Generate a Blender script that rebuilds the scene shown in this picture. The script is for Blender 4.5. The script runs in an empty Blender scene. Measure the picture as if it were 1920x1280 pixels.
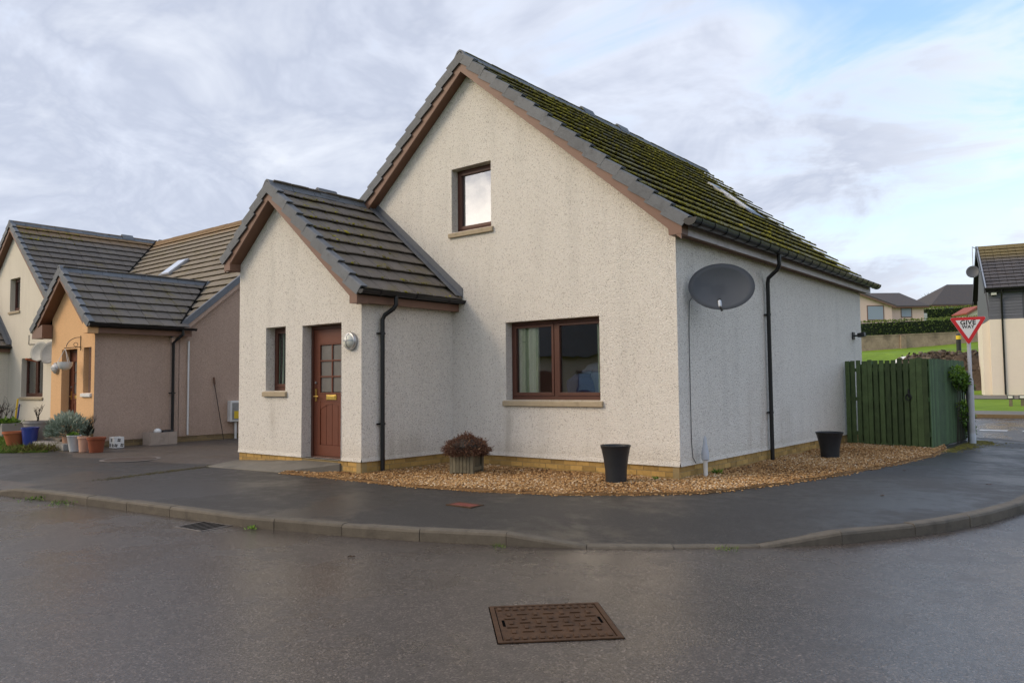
import bpy, bmesh, math, random
import numpy as np
from mathutils import Vector, Matrix
random.seed(7); rng = np.random.default_rng(7)
R = math.radians
scene = bpy.context.scene
col = scene.collection

# ------------------------------------------------------------------ camera
CAM = Vector((4.7805, -9.5265, 1.127))
yaw, pitch, roll = 0.6768, 0.0555, -0.0098
fw = Vector((-math.sin(yaw)*math.cos(pitch), math.cos(yaw)*math.cos(pitch), math.sin(pitch)))
rt = Vector((math.cos(yaw), math.sin(yaw), 0)); up = rt.cross(fw)
rt2 = rt*math.cos(roll) + up*math.sin(roll); up2 = up*math.cos(roll) - rt*math.sin(roll)
cd = bpy.data.cameras.new('camera'); cam = bpy.data.objects.new('camera', cd); col.objects.link(cam)
cam.matrix_world = Matrix(((rt2.x, up2.x, -fw.x, CAM.x), (rt2.y, up2.y, -fw.y, CAM.y), (rt2.z, up2.z, -fw.z, CAM.z), (0, 0, 0, 1)))
cd.sensor_width = 36; cd.lens = 1446.83/1920*36; cd.clip_end = 3000; cd.clip_start = 0.05
scene.camera = cam

# ------------------------------------------------------------------ world, sun, exposure
SUN_EL, SUN_AZ = R(30), R(221)            # azimuth clockwise from +Y
SUN = Vector((math.sin(SUN_AZ)*math.cos(SUN_EL), math.cos(SUN_AZ)*math.cos(SUN_EL), math.sin(SUN_EL)))
WIND = -38
world = bpy.data.worlds.new('World'); scene.world = world; world.use_nodes = True

class NT:
    """small helper round a node tree"""
    def __init__(s, tree): s.t = tree; s.n = tree.nodes; s.l = tree.links
    def new(s, typ, props=None, **ins):
        nd = s.n.new(typ)
        for k, v in (props or {}).items(): setattr(nd, k, v)
        for k, v in ins.items(): s.put(nd, k, v)
        return nd
    def put(s, nd, key, v):
        if isinstance(key, str) and key[0] == 'i' and key[1:].isdigit(): sock = nd.inputs[int(key[1:])]
        else: sock = nd.inputs[key.replace('_', ' ')]
        if isinstance(v, bpy.types.NodeSocket): s.l.new(v, sock)
        elif isinstance(v, bpy.types.Node): s.l.new(v.outputs[0], sock)
        else:
            if isinstance(v, tuple) and len(v) == 3 and sock.type == 'RGBA': v = v + (1,)
            sock.default_value = v
    def math(s, op, a, b=0.0, c=0.0, clamp=False):
        return s.new('ShaderNodeMath', {'operation': op, 'use_clamp': clamp}, i0=a, i1=b, i2=c).outputs[0]
    def vmath(s, op, a, b=(0, 0, 0)):
        nd = s.new('ShaderNodeVectorMath', {'operation': op}, i0=a, i1=b)
        return nd.outputs['Value'] if op in ('DOT_PRODUCT', 'LENGTH') else nd.outputs[0]
    def scale(s, a, f):
        nd = s.new('ShaderNodeVectorMath', {'operation': 'SCALE'}, i0=a); s.put(nd, 'Scale', f); return nd.outputs[0]
    def noise(s, vec, scale, detail=4, rough=.55, dist=0.0):
        nd = s.new('ShaderNodeTexNoise', None, Vector=vec, Scale=scale, Detail=detail, Roughness=rough, Distortion=dist); return nd.outputs[0]
    def ramp(s, fac, stops, interp='LINEAR'):
        nd = s.new('ShaderNodeValToRGB'); nd.color_ramp.interpolation = interp
        el = nd.color_ramp.elements
        while len(el) < len(stops): el.new(.5)
        for e, (p, c) in zip(el, stops):
            e.position = p; e.color = (c, c, c, 1) if not isinstance(c, tuple) else c + (1,)
        s.put(nd, 'Fac', fac); return nd.outputs[0]
    def mix(s, fac, a, b, blend='MIX'):
        nd = s.new('ShaderNodeMix', {'data_type': 'RGBA', 'blend_type': blend})
        s.put(nd, 'i0', fac); s.put(nd, 'i6', a); s.put(nd, 'i7', b); return nd.outputs[2]
    def step(s, v, lo, hi):
        nd = s.new('ShaderNodeMapRange', {'interpolation_type': 'SMOOTHSTEP'}, i0=v, i1=lo, i2=hi, i3=0.0, i4=1.0); return nd.outputs[0]

w = NT(world.node_tree); w.n.clear()
wout = w.new('ShaderNodeOutputWorld')
SKY_STRENGTH = 0.1
sky = w.new('ShaderNodeTexSky', {'sky_type': 'NISHITA', 'sun_disc': False, 'sun_elevation': SUN_EL, 'sun_rotation': SUN_AZ,
                                 'air_density': 1.0, 'dust_density': 1.2, 'ozone_density': 1.2, 'altitude': 50})
tc = w.new('ShaderNodeTexCoord').outputs['Generated']
sep = w.new('ShaderNodeSeparateXYZ', None, Vector=tc)
zz = w.math('MAXIMUM', sep.outputs[2], 0.0)
den = w.math('ADD', zz, 0.30)
plane = w.new('ShaderNodeCombineXYZ', None, X=w.math('DIVIDE', sep.outputs[0], den), Y=w.math('DIVIDE', sep.outputs[1], den), Z=0.0).outputs[0]
# wind-drawn coordinates: long along one heading, short across it
mp = w.new('ShaderNodeMapping', None, Vector=plane, Rotation=(0, 0, R(WIND)), Location=(7.1, 4.2, 0), Scale=(0.5, 1.35, 1)).outputs[0]
big = w.noise(plane, 0.8, 3, .5, .4)
streak = w.noise(mp, 2.1, 5, .6, .9)
puff = w.noise(plane, 3.4, 5, .62, .5)
# the deck is closed to the west and south and breaks up towards the north-east
side = w.vmath('DOT_PRODUCT', tc, (0.40, 0.85, 0.34))
brk = w.step(side, 0.66, 0.97)
cover = w.math('ADD', w.math('MULTIPLY', streak, 0.80), w.math('MULTIPLY', big, 0.40))
cover = w.math('ADD', cover, w.math('MULTIPLY', w.math('SUBTRACT', puff, .5), .52))
cover = w.math('ADD', cover, w.math('MULTIPLY', w.math('SUBTRACT', .40, brk), .34))
glow = w.math('POWER', w.math('MAXIMUM', w.vmath('DOT_PRODUCT', tc, tuple(SUN)), 0.0), 7.0)
cover = w.math('ADD', cover, w.math('MULTIPLY', w.step(glow, 0.02, 0.45), 0.35))
deck = w.step(cover, 0.36, 0.70)
thick = w.math('ADD', w.math('MULTIPLY', big, 0.45), w.math('MULTIPLY', w.math('ADD', w.math('MULTIPLY', puff, .6), w.math('MULTIPLY', streak, .4)), 0.55))
bright = w.ramp(thick, [(0.36, (0.62, 0.645, 0.695)), (0.45, (0.48, 0.51, 0.585)), (0.53, (0.345, 0.375, 0.455)), (0.64, (0.53, 0.555, 0.61))])
# thin sunlit cloud where the deck breaks
lit = w.math('MULTIPLY', brk, w.step(cover, 0.78, 0.52))
bright = w.mix(w.math('MULTIPLY', lit, .95), bright, (0.68, 0.69, 0.705))
# thin haze near the horizon
hz = w.step(zz, 0.17, 0.0)
bright = w.mix(w.math('MULTIPLY', hz, .55), bright, (0.46, 0.475, 0.51))
# forward-scattered glow of the veiled sun through the deck
bright = w.vmath('ADD', bright, w.scale((1.25, 1.04, .76), w.math('MULTIPLY', glow, w.step(thick, .60, .38))))
blue = w.vmath('ADD', w.scale(sky.outputs[0], 1.5), (1.05, 1.65, 2.45))
clouds = w.scale(bright, 1.20/SKY_STRENGTH)
deck2 = w.math('MAXIMUM', deck, w.step(zz, .30, .04))
final = w.mix(w.math('MULTIPLY', deck2, 0.97), blue, clouds)
bg = w.new('ShaderNodeBackground', None, Color=final, Strength=SKY_STRENGTH)
w.l.new(bg.outputs[0], wout.inputs[0])

sd = bpy.data.lights.new('sun', 'SUN'); sd.energy = 1.1; sd.angle = R(24); sd.color = (1.0, 0.80, 0.56)
so = bpy.data.objects.new('sun', sd); col.objects.link(so); so.location = (-20, -30, 30)
so.rotation_euler = (-SUN).to_track_quat('-Z', 'Y').to_euler()
scene.view_settings.view_transform = 'Standard'; scene.view_settings.look = 'None'
scene.view_settings.exposure = 0.52; scene.view_settings.gamma = 1.0; scene.view_settings.use_curve_mapping = False
scene.render.engine = 'CYCLES'
scene.cycles.max_bounces = 4; scene.cycles.diffuse_bounces = 2; scene.cycles.glossy_bounces = 2; scene.cycles.transparent_max_bounces = 8; scene.cycles.caustics_reflective = False; scene.cycles.caustics_refractive = False

# ------------------------------------------------------------------ mesh helpers
WL = {}     # world location of every object that has been placed
class MB:
    def __init__(s): s.v = []; s.f = []
    def add(s, vs, fs):
        b = len(s.v); s.v += [tuple(q) for q in vs]; s.f += [tuple(i + b for i in q) for q in fs]; return s
    def box(s, x0, x1, y0, y1, z0, z1):
        return s.add([(x0, y0, z0), (x1, y0, z0), (x1, y1, z0), (x0, y1, z0), (x0, y0, z1), (x1, y0, z1), (x1, y1, z1), (x0, y1, z1)],
                     [(0, 3, 2, 1), (4, 5, 6, 7), (0, 1, 5, 4), (1, 2, 6, 5), (2, 3, 7, 6), (3, 0, 4, 7)])
    def obox(s, o, a, b, c):
        """box from corner o along the three vectors a, b, c"""
        o, a, b, c = map(Vector, (o, a, b, c))
        vs = [o, o+a, o+a+b, o+b, o+c, o+a+c, o+a+b+c, o+b+c]
        fs = [(0, 3, 2, 1), (4, 5, 6, 7), (0, 1, 5, 4), (1, 2, 6, 5), (2, 3, 7, 6), (3, 0, 4, 7)]
        if a.cross(b).dot(c) < 0: fs = [q[::-1] for q in fs]
        return s.add(vs, fs)
    def prism(s, pts, d):
        """polygon pts (3-D, one plane) pushed along the vector d"""
        pts = [Vector(q) for q in pts]; d = Vector(d); n = len(pts)
        nrm = Vector((0, 0, 0))
        for i in range(n): nrm += pts[i].cross(pts[(i+1) % n])
        if nrm.dot(d) > 0: pts = pts[::-1]
        vs = pts + [q + d for q in pts]
        fs = [tuple(range(n)), tuple(range(2*n-1, n-1, -1))] + [(i, i+n, (i+1) % n + n, (i+1) % n) for i in range(n)]
        return s.add(vs, fs)
    def tube(s, pts, r, seg=8, caps=True):
        pts = [Vector(q) for q in pts]; n = len(pts)
        rs = r if isinstance(r, (list, tuple)) else [r]*n
        rings = []; prev = None
        for i, q in enumerate(pts):
            d = (pts[min(i+1, n-1)] - pts[max(i-1, 0)]).normalized()
            if prev is None:
                a = Vector((0, 0, 1)) if abs(d.z) < .9 else Vector((1, 0, 0))
                prev = d.cross(a).normalized()
            u_ = (prev - d*prev.dot(d)).normalized(); v_ = d.cross(u_); prev = u_
            rings.append([q + (u_*math.cos(k*2*math.pi/seg) + v_*math.sin(k*2*math.pi/seg))*rs[i] for k in range(seg)])
        vs = [p_ for rg in rings for p_ in rg]; fs = []
        for i in range(n-1):
            for k in range(seg):
                a = i*seg+k; b = i*seg+(k+1) % seg
                fs.append((a, b, b+seg, a+seg))
        if caps: fs.append(tuple(range(seg))[::-1]); fs.append(tuple(range((n-1)*seg, n*seg)))
        return s.add(vs, fs)
    def lathe(s, prof, c=(0, 0, 0), seg=24, M=None):
        """profile of (radius, height) turned about z"""
        vs = []; fs = []; n = len(prof)
        for r, z in prof:
            for k in range(seg):
                a = 2*math.pi*k/seg; q = Vector((r*math.cos(a), r*math.sin(a), z))
                if M is not None: q = M @ q
                vs.append(q + Vector(c))
        for i in range(n-1):
            for k in range(seg):
                a = i*seg+k; b = i*seg+(k+1) % seg; fs.append((a, b, b+seg, a+seg))
        fs.append(tuple(range(seg))[::-1]); fs.append(tuple(range((n-1)*seg, n*seg)))
        return s.add(vs, fs)
    def grid(s, P):
        """P[i][j] of points"""
        m, n = len(P), len(P[0])
        return s.add([q for row in P for q in row], [(i*n+j, i*n+j+1, (i+1)*n+j+1, (i+1)*n+j) for i in range(m-1) for j in range(n-1)])
    def build(s, name, mat, parent=None, smooth=False, bevel=0.0, origin=None, kind=None, label=None):
        if origin is None:
            xs, ys, zs = zip(*s.v); origin = ((min(xs)+max(xs))/2, (min(ys)+max(ys))/2, min(zs))
        o3 = origin
        me = bpy.data.meshes.new(name)
        me.from_pydata([(a-o3[0], b-o3[1], c-o3[2]) for a, b, c in s.v], [], s.f); me.update()
        if smooth:
            me.shade_smooth()
            try: me.set_sharp_from_angle(angle=R(38))
            except Exception: pass
        return link(name, me, mat, parent, Vector(origin), bevel, kind, label)
def link(name, me, mat, parent, origin, bevel=0, kind=None, label=None):
    if mat is not None and not me.materials: me.materials.append(mat)
    o = bpy.data.objects.new(name, me); col.objects.link(o)
    place(o, parent, Matrix.Translation(origin))
    if bevel:
        b = o.modifiers.new('bevel', 'BEVEL'); b.width = bevel; b.segments = 2; b.limit_method = 'ANGLE'; b.angle_limit = R(40)
    if kind: o['kind'] = kind
    if label: o['label'] = label
    return o
def place(o, parent, M):
    if parent is not None:
        o.parent = parent; o.matrix_basis = Matrix.Translation(-WL[parent.name]) @ M
    else: o.matrix_basis = M
    WL[o.name] = M.to_translation()
def tag(o, label=None, cat=None, group=None, kind=None):
    if label: o['label'] = label
    if cat: o['category'] = cat
    if group: o['group'] = group
    if kind: o['kind'] = kind
    return o
def thing(name, loc, label, cat, group=None):
    o = bpy.data.objects.new(name, None); o.empty_display_size = .2; col.objects.link(o)
    place(o, None, Matrix.Translation(Vector(loc))); return tag(o, label, cat, group)

# ------------------------------------------------------------------ materials
def material(name):
    m = bpy.data.materials.new(name); m.use_nodes = True
    t = NT(m.node_tree); b = m.node_tree.nodes['Principled BSDF']
    return m, t, b
def pos(t): return t.new('ShaderNodeNewGeometry').outputs['Position']
def plain(name, c, rough=.6, metal=0.0, var=.12, scale=6.0, bump=0.0, bscale=60.0, spec=.5, coat=0.0, dirt=0.0, objvar=0.0):
    """base colour with a little uneven tone, optional fine relief"""
    m, t, b = material(name); p = pos(t)
    n1 = t.noise(p, scale, 3, .6); n2 = t.noise(p, scale*7, 2, .6)
    f = t.math('ADD', t.math('MULTIPLY', n1, .65), t.math('MULTIPLY', n2, .35))
    k = t.math('ADD', 1-var*1.6, t.math('MULTIPLY', f, var*3.2))
    if objvar:
        rn = t.new('ShaderNodeObjectInfo').outputs['Random']
        k = t.math('MULTIPLY', k, t.math('ADD', 1-objvar, t.math('MULTIPLY', rn, objvar*2)))
    cc = t.scale(c, k)
    if dirt:
        d = t.step(t.noise(p, scale*.7, 4, .65), .52, .72)
        cc = t.mix(t.math('MULTIPLY', d, dirt), cc, tuple(x*.35 for x in c))
    t.put(b, 'Base Color', cc); t.put(b, 'Roughness', rough); t.put(b, 'Metallic', metal); b.inputs['Specular IOR Level'].default_value = spec
    if coat: b.inputs['Coat Weight'].default_value = coat; b.inputs['Coat Roughness'].default_value = .15
    if bump:
        h = t.noise(p, bscale, 4, .6)
        t.put(b, 'Normal', t.new('ShaderNodeBump', None, Strength=1.0, Distance=bump, Height=h).outputs[0])
    return m
def roughcast(name, c, fleck=.5, relief=.012, stain=.35, sc=1.0, marks=()):
    """wet-dash render: pebbly relief, dark flecks, faint weather streaks"""
    m, t, b = material(name); p = pos(t)
    v = t.new('ShaderNodeTexVoronoi', {'feature': 'F1'}, Vector=p, Scale=62.0*sc)
    peb = t.math('SUBTRACT', 1.0, t.math('MULTIPLY', v.outputs['Distance'], 1.25), clamp=True)
    n1 = t.noise(p, 38*sc, 3, .65); big_ = t.noise(p, 1.1, 3, .6)
    cell = t.new('ShaderNodeSeparateColor', None, Color=v.outputs['Color'])
    base = t.scale(c, t.math('ADD', .66, t.math('MULTIPLY', n1, .64)))
    base = t.mix(t.math('MULTIPLY', t.step(cell.outputs[0], .86, .97), fleck), base, tuple(x*f_ for x, f_ in zip(c, (.42, .38, .36))))
    base = t.mix(t.math('MULTIPLY', t.step(cell.outputs[1], .82, .97), fleck*.55), base, tuple(min(1, x*1.3) for x in c))
    mp_ = t.new('ShaderNodeMapping', None, Vector=p, Scale=(3.2, 3.2, .35)).outputs[0]
    st = t.step(t.math('ADD', t.math('MULTIPLY', t.noise(mp_, 1.0, 4, .6), .7), t.math('MULTIPLY', big_, .3)), .46, .66)
    base = t.mix(t.math('MULTIPLY', st, stain), base, t.scale(base, .80))
    zq = t.new('ShaderNodeSeparateXYZ', None, Vector=p).outputs[2]
    # splash-back dirt along the foot of the wall
    foot = t.math('MULTIPLY', t.step(t.math('ADD', zq, t.math('MULTIPLY', t.math('SUBTRACT', big_, .5), .5)), .32, -.02), .28*min(1, stain*2))
    base = t.mix(foot, base, tuple(x*f_ for x, f_ in zip(c, (.70, .66, .55))))
    for (ctr, rad, k_, tint) in marks:      # run-off stains below sills and beside the pipes
        dd_ = t.vmath('LENGTH', t.new('ShaderNodeMapping', {'vector_type': 'POINT'}, Vector=t.vmath('SUBTRACT', p, ctr), Scale=tuple(1/r_ for r_ in rad)).outputs[0])
        base = t.mix(t.math('MULTIPLY', t.math('MULTIPLY', t.step(dd_, 1.0, .15), t.step(st, -.4, 1.1)), k_), base, tint)
    t.put(b, 'Base Color', base); t.put(b, 'Roughness', .92); b.inputs['Specular IOR Level'].default_value = .25
    h = t.math('ADD', t.math('MULTIPLY', peb, .55), t.math('MULTIPLY', n1, .45))
    t.put(b, 'Normal', t.new('ShaderNodeBump', None, Strength=1.0, Distance=relief, Height=h).outputs[0])
    return m
def tile_mat(name, c, moss=0.0, lichen=.25, warm=(.16, .10, .05), ridge=None):
    """weathered concrete tile; moss and lichen grow in patches of their own"""
    m, t, b = material(name); p = pos(t)
    n1 = t.noise(p, 2.3, 3, .6); n2 = t.noise(p, 16, 3, .65); n3 = t.noise(p, 70, 2, .6)
    rn = t.new('ShaderNodeObjectInfo').outputs['Random']
    k = t.math('ADD', .55, t.math('ADD', t.math('MULTIPLY', n2, .5), t.math('ADD', t.math('MULTIPLY', n3, .25), t.math('MULTIPLY', rn, .22))))
    base = t.scale(c, k)
    base = t.mix(t.math('MULTIPLY', t.step(n1, .48, .72), lichen), base, warm)
    if ridge is not None:
        zq = t.new('ShaderNodeSeparateXYZ', None, Vector=p).outputs[2]
        rz = t.math('MULTIPLY', t.step(t.math('ADD', zq, t.math('MULTIPLY', t.math('SUBTRACT', n2, .5), .6)), ridge[0], ridge[1]), ridge[2])
        base = t.mix(rz, base, ridge[3])
    if moss:
        mm = t.step(t.math('ADD', t.math('MULTIPLY', n1, .45), t.math('MULTIPLY', n2, .55)), .58-moss*.22, .68-moss*.16)
        mc = t.mix(t.noise(p, 30, 3), (.080, .070, .016), (.26, .225, .030))
        base = t.mix(t.math('MULTIPLY', mm, min(1, .45+moss*.5)), base, mc)
    t.put(b, 'Base Color', base); t.put(b, 'Roughness', .8); b.inputs['Specular IOR Level'].default_value = .35
    t.put(b, 'Normal', t.new('ShaderNodeBump', None, Strength=1.0, Distance=.006, Height=t.math('ADD', n2, n3)).outputs[0])
    return m
def glass_mat(name, tint=(.96, .98, .97), refl=2.0):
    m = bpy.data.materials.new(name); m.use_nodes = True; t = NT(m.node_tree); t.n.clear()
    out = t.new('ShaderNodeOutputMaterial')
    fr = t.new('ShaderNodeFresnel', None, IOR=1.5)
    wob = t.new('ShaderNodeBump', None, Strength=.25, Distance=.004, Height=t.noise(pos(t), 2.2, 2)).outputs[0]
    gl = t.new('ShaderNodeBsdfGlossy', None, Color=(1, 1, 1), Roughness=.0, Normal=wob)
    tr = t.new('ShaderNodeBsdfTransparent', None, Color=tint)
    mx = t.new('ShaderNodeMixShader', None, i0=t.math('MULTIPLY', fr.outputs[0], refl, clamp=True), i1=tr, i2=gl)
    t.l.new(mx.outputs[0], out.inputs[0]); return m
def asphalt(name, c, wet=(.18, .6), speck=.6, tone=.25, relief=.004):
    """damp bitumen macadam: stone chips, patchy wetness in the gloss"""
    m, t, b = material(name); p = pos(t)
    v = t.new('ShaderNodeTexVoronoi', {'feature': 'F1'}, Vector=p, Scale=92.0)
    cell = t.new('ShaderNodeSeparateColor', None, Color=v.outputs['Color'])
    n1 = t.noise(p, .55, 3, .6, .3); n2 = t.noise(p, 140, 2, .7); n3 = t.noise(p, 5, 3, .6)
    base = t.scale(c, t.math('ADD', 1-tone, t.math('MULTIPLY', t.math('ADD', t.math('MULTIPLY', n1, .6), t.math('MULTIPLY', n3, .4)), tone*2)))
    base = t.mix(t.math('MULTIPLY', t.step(cell.outputs[0], .62, .98), speck), base, tuple(x*2.5 for x in c))
    base = t.mix(t.math('MULTIPLY', t.step(cell.outputs[1], .6, .95), speck), base, tuple(x*.4 for x in c))
    base = t.mix(t.math('MULTIPLY', t.step(cell.outputs[2], .965, .99), speck), base, tuple(min(1, x*4) for x in c))
    pt = t.step(t.noise(t.new('ShaderNodeMapping', None, Vector=p, Rotation=(0, 0, .5), Scale=(.16, .75, 1)).outputs[0], 1.0, 4, .65, .8), .50, .60)
    base = t.mix(t.math('MULTIPLY', pt, tone*.9), base, t.scale(base, .62))
    wetf = t.step(t.math('ADD', t.math('MULTIPLY', n1, .7), t.math('MULTIPLY', n3, .3)), .42, .60)
    t.put(b, 'Base Color', base)
    t.put(b, 'Roughness', t.math('ADD', wet[1], t.math('MULTIPLY', wetf, wet[0]-wet[1])))
    b.inputs['Specular IOR Level'].default_value = .5
    h = t.math('ADD', t.math('MULTIPLY', v.outputs['Distance'], -.7), t.math('MULTIPLY', n2, .5))
    t.put(b, 'Normal', t.new('ShaderNodeBump', None, Strength=1.0, Distance=relief, Height=h).outputs[0])
    return m
def attr_mat(name, stops, rough=.8, attr='shade', sss=0.0, bump=0.0, transl=0.0):
    """colour picked per piece from the 'shade' value stored on it"""
    m, t, b = material(name)
    a = t.new('ShaderNodeAttribute', {'attribute_name': attr}).outputs['Fac']
    t.put(b, 'Base Color', t.ramp(a, stops)); t.put(b, 'Roughness', rough); b.inputs['Specular IOR Level'].default_value = .3
    return m
def grass_mat(name, a, c_, sc=9.0):
    m, t, b = material(name); p = pos(t)
    f = t.math('ADD', t.math('MULTIPLY', t.noise(p, sc, 5, .65), .55), t.math('MULTIPLY', t.noise(p, .25, 4, .6), .45))
    t.put(b, 'Base Color', t.ramp(f, [(.32, a), (.68, c_)])); t.put(b, 'Roughness', .9); b.inputs['Specular IOR Level'].default_value = .15
    t.put(b, 'Normal', t.new('ShaderNodeBump', None, Strength=1.0, Distance=.05, Height=t.noise(p, sc*5, 4, .7)).outputs[0])
    return m

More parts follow.
